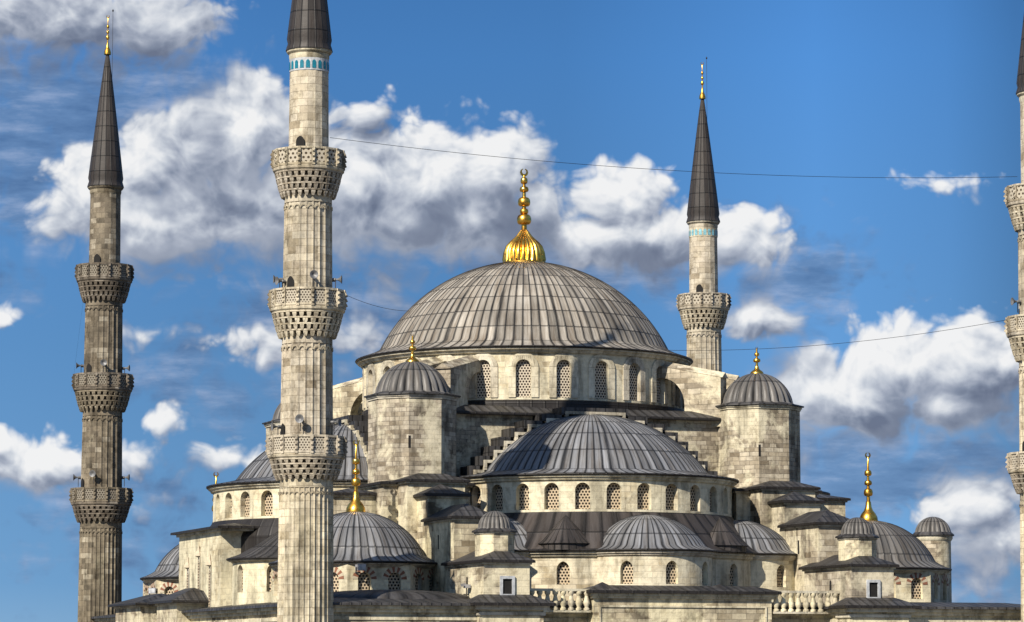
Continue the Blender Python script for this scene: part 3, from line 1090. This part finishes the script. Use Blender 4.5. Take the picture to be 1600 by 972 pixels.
# ------------------------------------------------------------------ stepped buttress piers running to the front and sides
for s in (-1, 1):
    ca = 14.0 * s
    # tower base
    block(ca - 3.35, ca + 3.35, -17.45, -10.6, 14.0, 23.35, rh=.5, mat='tower')
    block(ca - 2.2, ca + 2.2, -19.6, -17.2, 14.0, 23.45, rh=.5, mat='pier')
    block(ca - 1.45, ca + 1.45, -22.0, -19.0, 14.0, 22.30, rh=.75)
    block(ca - 1.42, ca + 1.42, -27.7, -21.6, 14.0, 20.45, rh=.95)
    block(ca * .985 - 1.66, ca * .985 + 1.66, -34.0, -26.2, 13.0, 17.2, rh=.85)
    tx, ty = 13.8 * s, -31.6
    mb = MB()
    mb.prism(octagon(tx, ty, 1.25), 17.2, 19.3)
    part(mb, 'turret', 'pier')
    mb = MB()
    mb.prism(octagon(tx, ty, 1.33), 19.18, 19.3)
    part(mb, 'cornice', 'trim')
    melon(tx, ty, 1.2, 19.45, 20.8, 20, 'lead_small', 1.46, n=8)
    # small window with white frame in the front face
    wx = ca * .985 + .02
    fr = MB()
    for (x0, x1, z0, z1) in ((-.53, -.34, 14.9, 16.27), (.34, .53, 14.9, 16.27), (-.34, .34, 16.07, 16.27), (-.34, .34, 14.9, 15.05)):
        fr.box(wx + x0, wx + x1, -34.14, -33.98, z0, z1)
    w = part(fr, 'window', 'white')
    dk = MB()
    dk.box(wx - .34, wx + .34, -34.03, -33.9, 15.05, 16.07)
    dk.build('opening', M['dark'], w)
    # slit window in the left side face of the buttress
    for (b_, z_, hh) in ((-24.3, 18.9, .5), ):
        mb = MB()
        mb.box(ca - 1.43, ca - 1.40, b_ - .12, b_ + .12, z_ - hh, z_ + hh)
        part(mb, 'slit_window', 'dark')
    mb = MB()
    pts, _, _ = archpts(.16, 15.6, 16.15, False, 4)
    aw = ca * .985 - 1.675
    mb.poly([(aw, -30.6 + x, z) for x, z in pts[::-1]])
    part(mb, 'slit_window', 'dark')

# side piers (mirrored pair in front and behind)
for s in (-1, 1):
    for t_ in (-1, 1):
        a0, a1 = sorted((s * 17.2, s * 20.6))
        b0, b1 = sorted((t_ * 12.4, t_ * 15.7))
        block(a0, a1, b0, b1, 14.0, 22.6 if s < 0 else 22.9, rh=.4)
        a0, a1 = sorted((s * 20.2, s * 26.0))
        b0, b1 = sorted((t_ * 12.6, t_ * 15.4))
        if s > 0:
            block(a0, a1, b0, b1, 14.0, 19.8, rh=.5)
block(-17.35, -10.6, 10.6, 17.4, 14, 23.3, rh=.4, mat='tower')
block(10.6, 17.35, 10.6, 17.4, 14, 23.3, rh=.4, mat='tower')

# ------------------------------------------------------------------ corner domes
for (sa, sb) in ((-1, -1), (1, -1), (-1, 1), (1, 1)):
    cx, cy = (20.3 if (sa, sb) != (-1, 1) else 19.9) * sa, 20.3 * sb
    kk, ribs = 5, 56
    mb = MB()
    prof = [(6.15, 17.45), (5.7, 17.6), (5.25, 17.82)] + cap_profile(4.95, 18.0, 21.15, 14)
    mb.lathe(prof, ribs * kk, cx, cy, rf=rib_rf(kk, .04), ucount=ribs, vrows=4)
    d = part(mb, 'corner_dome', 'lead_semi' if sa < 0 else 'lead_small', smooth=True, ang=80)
    finial(d, cx, cy, 21.0, 5.3, .70, nb=3)
    eave_ring(mosque, cx, cy, 6.17, 17.45, 48, corn=.3)
    oc = octagon(cx, cy, 5.55)
    for i in range(8):
        p0, p1 = oc[i - 1], oc[i]
        mid = atan2((p0[0] + p1[0]) / 2 - cx, -((p0[1] + p1[1]) / 2 - cy))
        L = math.dist(p0, p1)
        wins = []
        if facing(mid, TH):
            wins = [(L * .27, .47, 15.15, 16.2, False), (L * .75, .47, 15.15, 16.2, False)]
        build_wall('corner_drum', flatmap(p0, p1), 0, L, 12.5, 17.2, wins, mosque, M['drum'], ds=1.0, depth=.3, surround='voussoir')

# stair turret at the far right corner
mb = MB()
mb.lathe([(1.36, 10), (1.36, 20.0)], 32, 26.4, -19.0)
part(mb, 'stair_turret', 'tower', smooth=True)
mb = MB()
mb.lathe([(1.38, 19.72), (1.5, 19.9), (1.5, 20.12), (1.3, 20.12)], 32, 26.4, -19.0)
part(mb, 'cornice', 'trim', smooth=True)
melon(26.4, -19.0, 1.42, 20.25, 21.6, 20, 'lead_small', 1.62, n=8, flat8=False)

# ------------------------------------------------------------------ left side: projecting bay and curved lower wall
mb = MB()
mb.box(-26.2, -13.0, -5.2, 7.5, 13.5, 20.4)
mb.box(-23.6, -13.0, -5.9, 7.0, 13.5, 20.3)
part(mb, 'side_bay', 'drum')
mb = MB()
mb.box(-26.4, -12.9, -6.1, 7.7, 20.28, 20.5)
part(mb, 'cornice', 'trim')
mb = MB()
frustum(mb, -26.75, -12.8, -6.4, 8.0, 20.66, -24.4, -14.0, -3.0, 4.8, 21.05)
part(mb, 'buttress_roof', 'lead_roof', su=1 / .6, sv=1 / 1.6)
# three tall blind strips with ogee heads on the bay's side
for i, b_ in enumerate((-2.2, 1.15, 4.5)):
    hgt = 18.7 if i == 1 else 17.9
    mb = MB()
    pts, _, _ = archpts(.42, 13.9, hgt - .5, True, 5)
    mb.poly([(-26.21 - .02, b_ + x, z) for x, z in pts[::-1]])
    w = part(mb, 'window', 'trim')
    g = MB()
    pts, _, _ = archpts(.22, 13.9, hgt - .75, True, 5)
    g.poly([(-26.26, b_ + x, z) for x, z in pts[::-1]], [(x, z) for x, z in pts[::-1]])
    g.build('grille', M['grille'], w)
    g = MB()
    g.lathe([(.02, -.02), (.33, .12), (.28, .35), (.12, .55), (.02, .95)], 4)
    g.build('ogee_head', M['voussoir'], w, mtx=Matrix.Translation((-26.25, b_, hgt - .2)))
# curved lower wall between bay and front corner
cx, cy, r = -21.0, -8.6, 5.0
base3 = cylmap(cx, cy, r)
build_wall('exedra_wall', base3, -radians(120) * r, radians(120) * r, 12.8, 17.9, [(radians(q) * r, .46, 15.6, 17.05, True) for q in (-78, -40, 0, 40)], mosque, M['drum'], ds=.35, depth=.4)
mb = MB()
mb.lathe([(5.45, 18.12), (4.6, 18.4), (3.4, 19.05), (2.0, 19.95), (0.02, 21.3)], 44 * 3, cx, cy, rf=rib_rf(3, .03), ucount=44, vrows=3)
part(mb, 'exedra_dome', 'lead_roof', smooth=True, ang=70)
eave_ring(mosque, cx, cy, 5.45, 18.12, 48, corn=.25)
# mass behind: ring roof of the left arm
R3 = rotz(3)
mb = MB()
mb.lathe([(11.4, 19.9), (11.2, 20.4), (10.62, 21.25)], 40, 0, -DS, -radians(100), radians(100), ucount=34, vrows=2)
mb.lathe([(11.4, 13.0), (11.4, 19.9)], 40, 0, -DS, -radians(100), radians(100), ucount=34, vrows=2)
part(mb, 'ring_roof', 'lead_edge', mtx=R3, smooth=True, ang=60)

# ------------------------------------------------------------------ outer walls, cornices and roofs of the prayer hall
ZC = 14.3
HALL = [(-27.5, -34.4), (-11.6, -34.4), (-11.6, -31.0), (11.6, -31.0), (11.6, -34.4), (27.5, -34.4), (27.5, 33), (-27.5, 33)]


def offset_poly(pts, d):
    out = []
    n = len(pts)
    for i in range(n):
        p0, p1, p2 = Vector(pts[i - 1]), Vector(pts[i]), Vector(pts[(i + 1) % n])
        e0, e1 = (p1 - p0).normalized(), (p2 - p1).normalized()
        n0, n1 = Vector((e0.y, -e0.x)), Vector((e1.y, -e1.x))
        q = p1 + (n0 + n1) * d / (1 + n0.dot(n1))
        out.append((q.x, q.y))
    return out


mb = MB()
mb.prism(HALL, 0, ZC - .35, cap=False)
part(mb, 'outer_wall', 'pier')
mb = MB()
mb.prism(offset_poly(HALL, .10), ZC - 1.05, ZC - .80)
mb.prism(offset_poly(HALL, .22), ZC - .55, ZC - .32)
mb.prism(offset_poly(HALL, .45), ZC - .317, ZC - .10)
part(mb, 'cornice', 'trim')
mb = MB()
o1, o2, o3 = offset_poly(HALL, .75), offset_poly(HALL, .72), offset_poly(HALL, -2.2)
for i in range(len(HALL)):
    j = (i + 1) % len(HALL)
    mb.poly([(*o1[i], ZC - .09), (*o1[j], ZC - .09), (*o2[j], ZC + .08), (*o2[i], ZC + .08)])
    mb.poly([(*o2[i], ZC + .08), (*o2[j], ZC + .08), (*o3[j], ZC + .45), (*o3[i], ZC + .45)])
mb.poly([(*p, ZC - .09) for p in o1[::-1]])
mb.poly([(*p, ZC + .45) for p in o3])
part(mb, 'hall_roof', 'lead_roof', su=1 / .7, sv=1 / 1.8)
# rounded lead roofs swelling behind the cornice
for (cx, cy, rx, ry, hh) in ((-20.5, -29.2, 6.6, 3.6, .8), (-23, -24, 3.6, 7, .6)):
    mb = MB()
    mb.lathe([(cos(i / 6 * pi / 2) * 1.0, sin(i / 6 * pi / 2) * hh) for i in range(7)], 36, ucount=30, vrows=2)
    part(mb, 'roof_swelling', 'lead_roof', mtx=Matrix.Translation((cx, cy, ZC + .3)) @ Matrix.Diagonal((rx, ry, 1, 1)), smooth=True)

# front centre block
FB = [(-6.75, -32.2), (6.75, -32.2), (6.75, -30.2), (-6.75, -30.2)]
mb = MB()
mb.prism(FB, 8, 15.0)
part(mb, 'front_block', 'pier')
mb = MB()
mb.prism(offset_poly(FB, .30), 15.02, 15.22)
mb.prism(offset_poly(FB, .16), 14.86, 15.017)
# raised frame moulding on the face
mb.box(-6.35, 6.35, -32.29, -32.18, 14.25, 14.38)
mb.box(-6.35, -6.22, -32.29, -32.18, 9, 14.247)
mb.box(6.22, 6.35, -32.29, -32.18, 9, 14.247)
part(mb, 'cornice', 'trim')
mb = MB()
frustum(mb, -7.25, 7.25, -32.7, -29.8, 15.42, -6.0, 6.0, -31.0, -30.9, 15.80, th=.19)
mb.lathe([(1.2, 15.5), (.02, 16.0)], 4, -5.7, -31.2, ucount=4, vrows=1)
mb.lathe([(1.2, 15.5), (.02, 15.95)], 4, 3.2, -31.2, ucount=4, vrows=1)
part(mb, 'front_roof', 'lead_roof', su=1 / .6, sv=1 / 1.2)
# pier feet cornices step forward
for s in (-1, 1):
    ca = 13.8 * s
    blk = [(ca - 2.3, -35.0), (ca + 2.3, -35.0), (ca + 2.3, -33.0), (ca - 2.3, -33.0)]
    mb = MB()
    mb.prism(blk, 0, ZC - .3)
    part(mb, 'buttress_foot', 'pier')
    mb = MB()
    mb.prism(offset_poly(blk, .12), ZC - .72, ZC - .5)
    mb.prism(offset_poly(blk, .34), ZC - .33, ZC - .06)
    part(mb, 'cornice', 'trim')
    mb = MB()
    frustum(mb, ca - 2.95, ca + 2.95, -35.65, -33.0, ZC + .13, ca - 1.7, ca + 1.7, -34.0, -33.2, ZC + .72, th=.18)
    part(mb, 'buttress_roof', 'lead_roof', su=1 / .6, sv=1 / 1.2)


# balustrades between block and piers
def balustrade(a0, a1, b, z0, z1, n):
    mb = MB()
    mb.box(a0, a1, b - .16, b + .16, z1 - .17, z1)
    rail = part(mb, 'balustrade', 'trim')
    mb = MB()
    mb.box(a0, a1, b - .17, b + .17, z0 - .15, z0)
    mb.build('lower_rail', M['trim'], rail)
    for i in range(n):
        x = a0 + (a1 - a0) * (i + .5) / n
        mb = MB()
        H = z1 - .17 - z0
        prof = [(.21, 0), (.21, .10), (.13, .14), (.14, .2), (.22, .34), (.225, .42), (.16, .62), (.12, .75), (.16, .82), (.21, .88), (.21, 1.0)]
        mb.lathe([(r_, z0 + t * H) for r_, t in prof], 12, x, b)
        mb.build('baluster', M['pier'], rail, smooth=True)


balustrade(-12.1, -6.9, -32.0, ZC - .28, 15.5, 9)
balustrade(6.9, 12.1, -32.0, ZC - .28, 15.5, 9)

# lower side galleries at the left
block(-29.5, -25.0, 6.5, 15.0, 0, 14.95, rh=.8, over=.5)
block(-28.6, -25.0, -1.5, 4.8, 0, 15.0, rh=1.0, over=.5)

# ------------------------------------------------------------------ minarets
def flute_rf(k, g):
    def f(r, z, j, i):
        return (r + (g if j % k == 0 else 0), z)
    return f


def minaret(name, x, y, label, mat, lat, tiles=None, rot=0.0, speakers=(), low=0.0, three=True):
    root = thing(name, label, 'minaret', (x, y, 0), rot, 'slender balconied minarets around the mosque')
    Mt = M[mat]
    # (radius, bottom, top, flutes, depth)
    # base block and shaft sections
    mb = MB()
    mb.lathe([(2.6, 0), (2.6, 9.2), (1.85, 11.4)], 16, ucount=None)
    mb.build('base', Mt, root)
    secs = [(1.80, 1.72, 11.0, 22.9, 32, .085, True), (1.70, 1.62, 24.2, 32.5, 22, .08, True), (1.60, 1.53, 34.0, 42.0, 22, .075, True), (1.36, 1.30, 43.4, 51.0, 16, .0, False)]
    for (r0, r1, z0, z1, n, g, arch) in secs:
        k = 4 if g else 1
        mb = MB()
        zt = z1 - 1.0 if arch else z1
        nr = max(2, int((zt - z0) / 1.5))
        mb.lathe([(r0 + (r1 - r0) * (q / nr), z0 + (zt - z0) * q / nr) for q in range(nr + 1)], n * k, rf=flute_rf(k, g) if g else None)
        if arch:
            mb.lathe([(r1 + .0, zt), (r1 + .07, zt + .02), (r1 + .07, z1 - .1), (r1 + .02, z1)], 48)
        sh = mb.build('shaft', Mt, root, smooth=bool(g) is False and False)
        if arch:     # little arches where the flutes end
            ab = MB()
            rr = r1 + g + .045
            wdt = 2 * pi / n
            for q in range(n):
                c0 = (q + .5) * wdt - pi
                pts = []
                for w in range(7):
                    a = pi * w / 6
                    pts.append((c0 - cos(a) * wdt * .5, zt - .42 + sin(a) * wdt * rr * .5 * 1.25, c0 - cos(a) * wdt * .34, zt - .42 + sin(a) * wdt * rr * .34 * 1.25))
                for w in range(6):
                    p, p2 = pts[w], pts[w + 1]
                    ab.poly([(rr * sin(p[2]), -rr * cos(p[2]), p[3]), (rr * sin(p2[2]), -rr * cos(p2[2]), p2[3]), (rr * sin(p2[0]), -rr * cos(p2[0]), p2[1]), (rr * sin(p[0]), -rr * cos(p[0]), p[1])])
                    ab.poly([(rr * sin(p[2]), -rr * cos(p[2]), p[3]), ((rr - .07) * sin(p[2]), -(rr - .07) * cos(p[2]), p[3]), ((rr - .07) * sin(p2[2]), -(rr - .07) * cos(p2[2]), p2[3]), (rr * sin(p2[2]), -rr * cos(p2[2]), p2[3])])
            ab.build('flute_arches', Mt, sh)
    # balconies
    for bi, (zp, R, rsh, rup) in enumerate(((25.35, 2.56, 1.75, 1.70), (35.15, 2.50, 1.62, 1.60), (44.6, 2.38, 1.53, 1.36))):
        zf = zp - 1.22
        zm = zp - (2.85 if bi == 0 else 3.15)
        mb = MB()
        mb.lathe([(rup - .1, zf - .30), (R - .08, zf - .30), (R + .03, zf - .2), (R + .06, zf - .06), (R - .02, zf + .02), (rup - .1, zf + .02)], 16, a0=-pi + pi / 16, a1=pi + pi / 16)
        bal = mb.build('balcony', Mt, root)
        # muqarnas corbelling
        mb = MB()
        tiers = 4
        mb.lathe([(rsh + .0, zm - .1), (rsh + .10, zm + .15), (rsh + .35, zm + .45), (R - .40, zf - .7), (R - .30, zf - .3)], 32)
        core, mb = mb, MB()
        for q in range(tiers):
            za = zm + (zf - .3 - zm) * q / tiers
            zb = zm + (zf - .3 - zm) * (q + 1) / tiers
            ra = rsh + .12 + (R - .10 - rsh - .12) * ((q + .35) / tiers) ** .55
            rb = rsh + .12 + (R - .10 - rsh - .12) * ((q + 1) / tiers) ** .55
            mb.lathe([(ra - .2, zb - .12), (rb, zb - .10), (rb, zb), (ra - .3, zb)], 40)
            n = 26 + q % 2 * 4
            for w in range(n):
                a = 2 * pi * (w + .5 * (q % 2)) / n
                nr, e = Vector((sin(a), -cos(a), 0)), Vector((cos(a), sin(a), 0))
                c = nr * (rb - .13)
                hwid = pi * rb / n * .58
                top = [c + e * hwid + nr * .11, c - e * hwid + nr * .11, c - e * hwid * .9 - nr * .25, c + e * hwid * .9 - nr * .25]
                bot = [c + e * hwid * .55 + nr * .06 - nr * .05, c - e * hwid * .55 + nr * .0, c - e * hwid * .4 - nr * .28, c + e * hwid * .4 - nr * .28]
                zt_, zl = zb - .12, za + .02
                T = [mb.vert((p.x, p.y, zt_)) for p in top]
                Mi = [mb.vert((p.x, p.y, zt_ - (zt_ - zl) * .45)) for p in [t_ * .99 for t_ in top]]
                B = [mb.vert((p.x, p.y, zl - .08)) for p in bot]
                for i in range(4):
                    j = (i + 1) % 4
                    mb.face((T[j], T[i], Mi[i], Mi[j]))
                    mb.face((Mi[j], Mi[i], B[i], B[j]))
                mb.face(B)
        cb_ = mb.build('corbels', Mt, bal)
        core.build('corbel_core', M['soot_shade'], cb_)  # core colour carries painted recess shade as well as soot
        # parapet: carved panels between posts
        n = 16
        rp = R / cos(pi / n)
        pan, post = MB(), MB()
        for w in range(n):
            a0_, a1_ = 2 * pi * (w - .5) / n, 2 * pi * (w + .5) / n
            p0 = Vector((R * sin(a0_) / cos(pi / n), -R * cos(a0_) / cos(pi / n), 0))
            p1 = Vector((R * sin(a1_) / cos(pi / n), -R * cos(a1_) / cos(pi / n), 0))
            L = (p1 - p0).length
            e = (p1 - p0).normalized()
            nr = Vector((e.y, -e.x, 0))
            z0_, z1_ = zf + .02, zp
            q0, q1 = p0 + e * .13 - nr * .06, p1 - e * .13 - nr * .06
            pan.poly([(q0.x, q0.y, z0_ + .16), (q1.x, q1.y, z0_ + .16), (q1.x, q1.y, z1_ - .14), (q0.x, q0.y, z1_ - .14)],
                     [(0, 0), (L - .26, 0), (L - .26, .92), (0, .92)])
            r0_, r1_ = p0 - nr * .16, p1 - nr * .16
            pan.poly([(r1_.x, r1_.y, z0_), (r0_.x, r0_.y, z0_), (r0_.x, r0_.y, z1_ - .02), (r1_.x, r1_.y, z1_ - .02)], [(0, 0)] * 4)
            mid = (p0 + p1) / 2
            post.obox(mid - nr * .08 + Vector((0, 0, z1_ - .07)), e, nr, (0, 0, 1), L / 2, .085, .07)
            post.obox(mid - nr * .08 + Vector((0, 0, z0_ + .08)), e, nr, (0, 0, 1), L / 2, .085, .08)
            nv = Vector((sin(a0_), -cos(a0_), 0))
            tv = Vector((cos(a0_), sin(a0_), 0))
            post.obox(p0 - nv * .06 + Vector((0, 0, (z0_ + z1_) / 2 - .02)), tv, nv, (0, 0, 1), .105, .11, (z1_ - z0_) / 2 + .01)
            for s_ in range(3):    # scalloped knobs on each post
                post.obox(p0 + nv * .07 + Vector((0, 0, z0_ + .25 + s_ * .33)), tv, (nv + Vector((0, 0, .6))).normalized(), (Vector((0, 0, 1)) - nv * .6).normalized(), .06, .07, .09)
        po = post.build('parapet', Mt, bal)
        pan.build('lattice_panel', M[lat[bi]], po)
        # doorway in the shaft behind the parapet
        mb = MB()
        da = radians(-60 + bi * 20) - rot
        nr, e = Vector((sin(da), -cos(da), 0)), Vector((cos(da), sin(da), 0))
        pts, _, _ = archpts(.3, zf, zf + 1.7, True, 4)
        mb.poly([tuple(nr * (rup + .075) + e * x_ + Vector((0, 0, z_))) for x_, z_ in pts[::-1]])
        mb.build('doorway', M['dark'], root)
    # collar, tile band, spire
    mb = MB()
    mb.lathe([(1.30, 50.75), (1.36, 50.95), (1.36, 51.15), (1.52, 51.3), (1.54, 51.45), (1.2, 51.5)], 32)
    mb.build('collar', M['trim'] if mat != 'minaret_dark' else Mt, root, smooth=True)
    if tiles:
        mb = MB()
        wb = MB()
        n = 20
        wb.lathe([(1.315, 49.95), (1.33, 49.97), (1.33, 50.8)], 40)
        band = wb.build('tile_band', M['white'] if tiles == 'teal' else M['trim'], root)
        for w in range(n):
            a = 2 * pi * w / n
            nr, e = Vector((sin(a), -cos(a), 0)), Vector((cos(a), sin(a), 0))
            pts, _, _ = archpts(.135, 50.08, 50.48, True, 4)
            mb.poly([tuple(nr * 1.345 + e * x_ + Vector((0, 0, z_))) for x_, z_ in pts])
        mb.build('glazed_tiles', M[tiles], band)
    k = 4
    mb = MB()
    mb.lathe([(1.58, 51.42), (1.55, 51.55), (1.44, 51.9)] + [(1.40 * (1 - q / 12) ** .93 + .11, 52.2 + 11.0 * q / 12) for q in range(13)] + [(.02, 63.3)], 18 * k, rf=flute_rf(k, .02), ucount=18, vrows=9)
    sp = mb.build('spire', M['lead_spire'], root, smooth=True, ang=60)
    finial(sp, 0, 0, 63.1, 3.5, .30, nb=3)
    mb = MB()
    mb.lathe([(.02, 60.0), (.018, 66.9), (.0, 67.1)], 6, .42, 0)
    mb.lathe([(.05, 66.9), (.09, 67.0), (.0, 67.15)], 6, .42, 0)
    mb.build('lightning_rod', M['metal_dark'], root)
    for (az, z, rr) in speakers:
        horn(root, az - rot, z, rr)
    return root


def horn(root, az, z, r):
    """loudspeaker horn on a short bracket, mouth pointing outwards"""
    nr, e = Vector((sin(az), -cos(az), 0)), Vector((cos(az), sin(az), 0))
    mb = MB()
    prof = [(.0, -.05), (.10, -.05), (.11, .16), (.06, .20), (.07, .30), (.14, .44), (.27, .56), (.29, .58), (.25, .575), (.12, .46), (.0, .42)]
    mb.lathe([(a, b) for a, b in prof], 16)
    q = Vector((0, 0, 1)).rotation_difference(nr)
    mtx = Matrix.Translation(nr * (r + .12) + Vector((0, 0, z))) @ q.to_matrix().to_4x4()
    h_ = mb.build('loudspeaker', M['horn'], root, mtx=mtx, smooth=True)
    mb = MB()
    mb.obox(nr * (r + .1) + Vector((0, 0, z - .12)), e, nr, (0, 0, 1), .03, .22, .03)
    mb.obox(nr * (r + .28) + Vector((0, 0, z - .45)), e, nr, (0, 0, 1), .025, .025, .35)
    mb.build('bracket', M['metal_dark'], h_)


def ray(px, Y):
    return (px - 800) / F_PX * Y


DEG = radians
near = minaret('minaret', ray(478.5, 215), 215, 'nearest and tallest looking minaret, pale stone, its teal tiled collar cut by the top edge', 'minaret',
               ('lattice', 'lattice', 'lattice_square'), 'teal', 0,
               [(DEG(-80), 35.9, 1.6), (DEG(-60), 35.7, 1.6), (DEG(14), 36.0, 1.6), (DEG(85), 35.9, 1.6), (DEG(-8), 26.4, 1.7), (DEG(70), 26.3, 1.7), (DEG(-70), 26.0, 1.7)])
left = minaret('minaret', ray(158.5, 277), 277, 'dark brown stone minaret standing alone at the far left', 'minaret_dark',
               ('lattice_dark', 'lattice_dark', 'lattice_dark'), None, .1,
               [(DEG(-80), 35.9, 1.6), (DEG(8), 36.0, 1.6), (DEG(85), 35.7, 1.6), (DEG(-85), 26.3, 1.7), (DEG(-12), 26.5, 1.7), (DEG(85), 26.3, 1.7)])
far = minaret('minaret', ray(1101.5, 299), 299, 'slender pale minaret rising behind the main dome with one balcony showing', 'minaret',
              ('lattice', 'lattice', 'lattice_square'), 'pale_teal', .05, [])
right = minaret('minaret', ray(1633, 231), 231, 'minaret at the right edge, only its left balcony sides in the picture', 'minaret',
                ('lattice', 'lattice', 'lattice_square'), None, .02, [(DEG(-75), 36.2, 1.6)])


# ------------------------------------------------------------------ cables strung between the minarets
def cable(name, p0, p1, sag, label, n=40, r=.016):
    mb = MB()
    p0, p1 = Vector(p0), Vector(p1)
    pts = []
    for i in range(n + 1):
        t = i / n
        p = p0.lerp(p1, t)
        p.z -= sag * 4 * t * (1 - t)
        pts.append(p)
    ring = []
    for p in pts:
        ring.append([mb.vert((p.x, p.y + r * cos(a), p.z + r * sin(a))) for a in (0, pi / 2, pi, 3 * pi / 2)])
    for i in range(n):
        for j in range(4):
            mb.face((ring[i][j], ring[i + 1][j], ring[i + 1][(j + 1) % 4], ring[i][(j + 1) % 4]))
    o = mb.build(name, M['cable'], None)
    tag(o, label, 'cable', 'cables strung between minarets')
    return o


def at(px, py, Y):
    a = math.atan((486 - py) / F_PX) + TILT
    return Vector((ray(px, Y), Y, CAMZ + Y * math.tan(a)))


cable('cable', at(512, 215, 215), at(1598, 276, 231), .95, 'thin black cable crossing the sky above the main dome between the upper balconies')
cable('cable', at(541, 462, 214.5), at(640, 486, 255), .25, 'short thin black cable from the nearest minaret to the left flank of the main dome')
cable('cable', (7.0, 265.7, 36.4), at(1577, 500, 231), 1.0, 'thin black cable from behind the main dome to the middle balcony at the right edge')
cable('cable', at(135, 396, 276), at(110, 612, 276), -.3, 'thin loose cable hanging down the left side of the dark minaret', r=.03)


# ------------------------------------------------------------------ small fittings
def floodlight(p, az, label, group='floodlights fixed on the mosque walls'):
    root = thing('floodlight', label, 'floodlight', p, az, group)
    mb = MB()
    mb.box(-.32, .32, -.34, -.02, -.1, .28)
    mb.box(-.36, .36, -.38, -.34, -.14, .32)
    mb.build('lamp_housing', M['metal_pale'], root)
    mb = MB()
    mb.box(-.3, .3, -.40, -.382, -.08, .26)
    mb.build('lamp_glass', M['white'], root)
    mb = MB()
    mb.box(-.04, .04, -.1, .5, -.3, -.22)
    mb.box(-.38, -.34, -.25, -.15, -.3, .1)
    mb.box(.34, .38, -.25, -.15, -.3, .1)
    mb.box(-.38, .38, -.25, -.15, -.34, -.30)
    mb.build('bracket', M['metal_dark'], root)
    return root


def loc2w(a, b, z):
    p = Matrix.Rotation(TH, 4, 'Z') @ Vector((a, b, z))
    return (p.x + O.x, p.y + O.y, p.z)


floodlight(loc2w(-21.9, -26.25, 16.9), TH + .3, 'grey box floodlight between striped arches under the front left dome')
floodlight(loc2w(-26.0, 16.2, 16.2), TH - .9, 'pair of small lamps mounted on a pole beside the far left dome drum', None)
# camera on a tripod pole by the left pier
cr = thing('security_camera', 'small grey security camera on a bracket at the left pier side wall', 'camera', loc2w(-15.7, -31.2, 15.0), TH)
mb = MB()
mb.lathe([(.04, 0), (.04, .5)], 8)
mb.obox((-.1, -.15, .05), (.6, .8, 0), (-.8, .6, 0), (0, 0, 1), .5, .03, .03)
mb.build('bracket', M['metal_dark'], cr)
mb = MB()
mb.obox((0, -.1, .62), (1, 0, 0), (0, 1, 0), (0, 0, 1), .16, .3, .12)
mb.obox((-.25, -.05, .72), (.8, .3, .2), (0, 1, 0), (-.2, 0, 1), .2, .12, .09)
mb.build('camera_housing', M['metal_pale'], cr)

# ------------------------------------------------------------------ ground
mb = MB()
S = 6000
mb.poly([(-S, -S, 0), (S, -S, 0), (S, S, 0), (-S, S, 0)])
g = mb.build('ground', M['paving'])
structure(g)
print('objects', len(bpy.data.objects), 'faces', sum(len(m.polygons) for m in bpy.data.meshes))
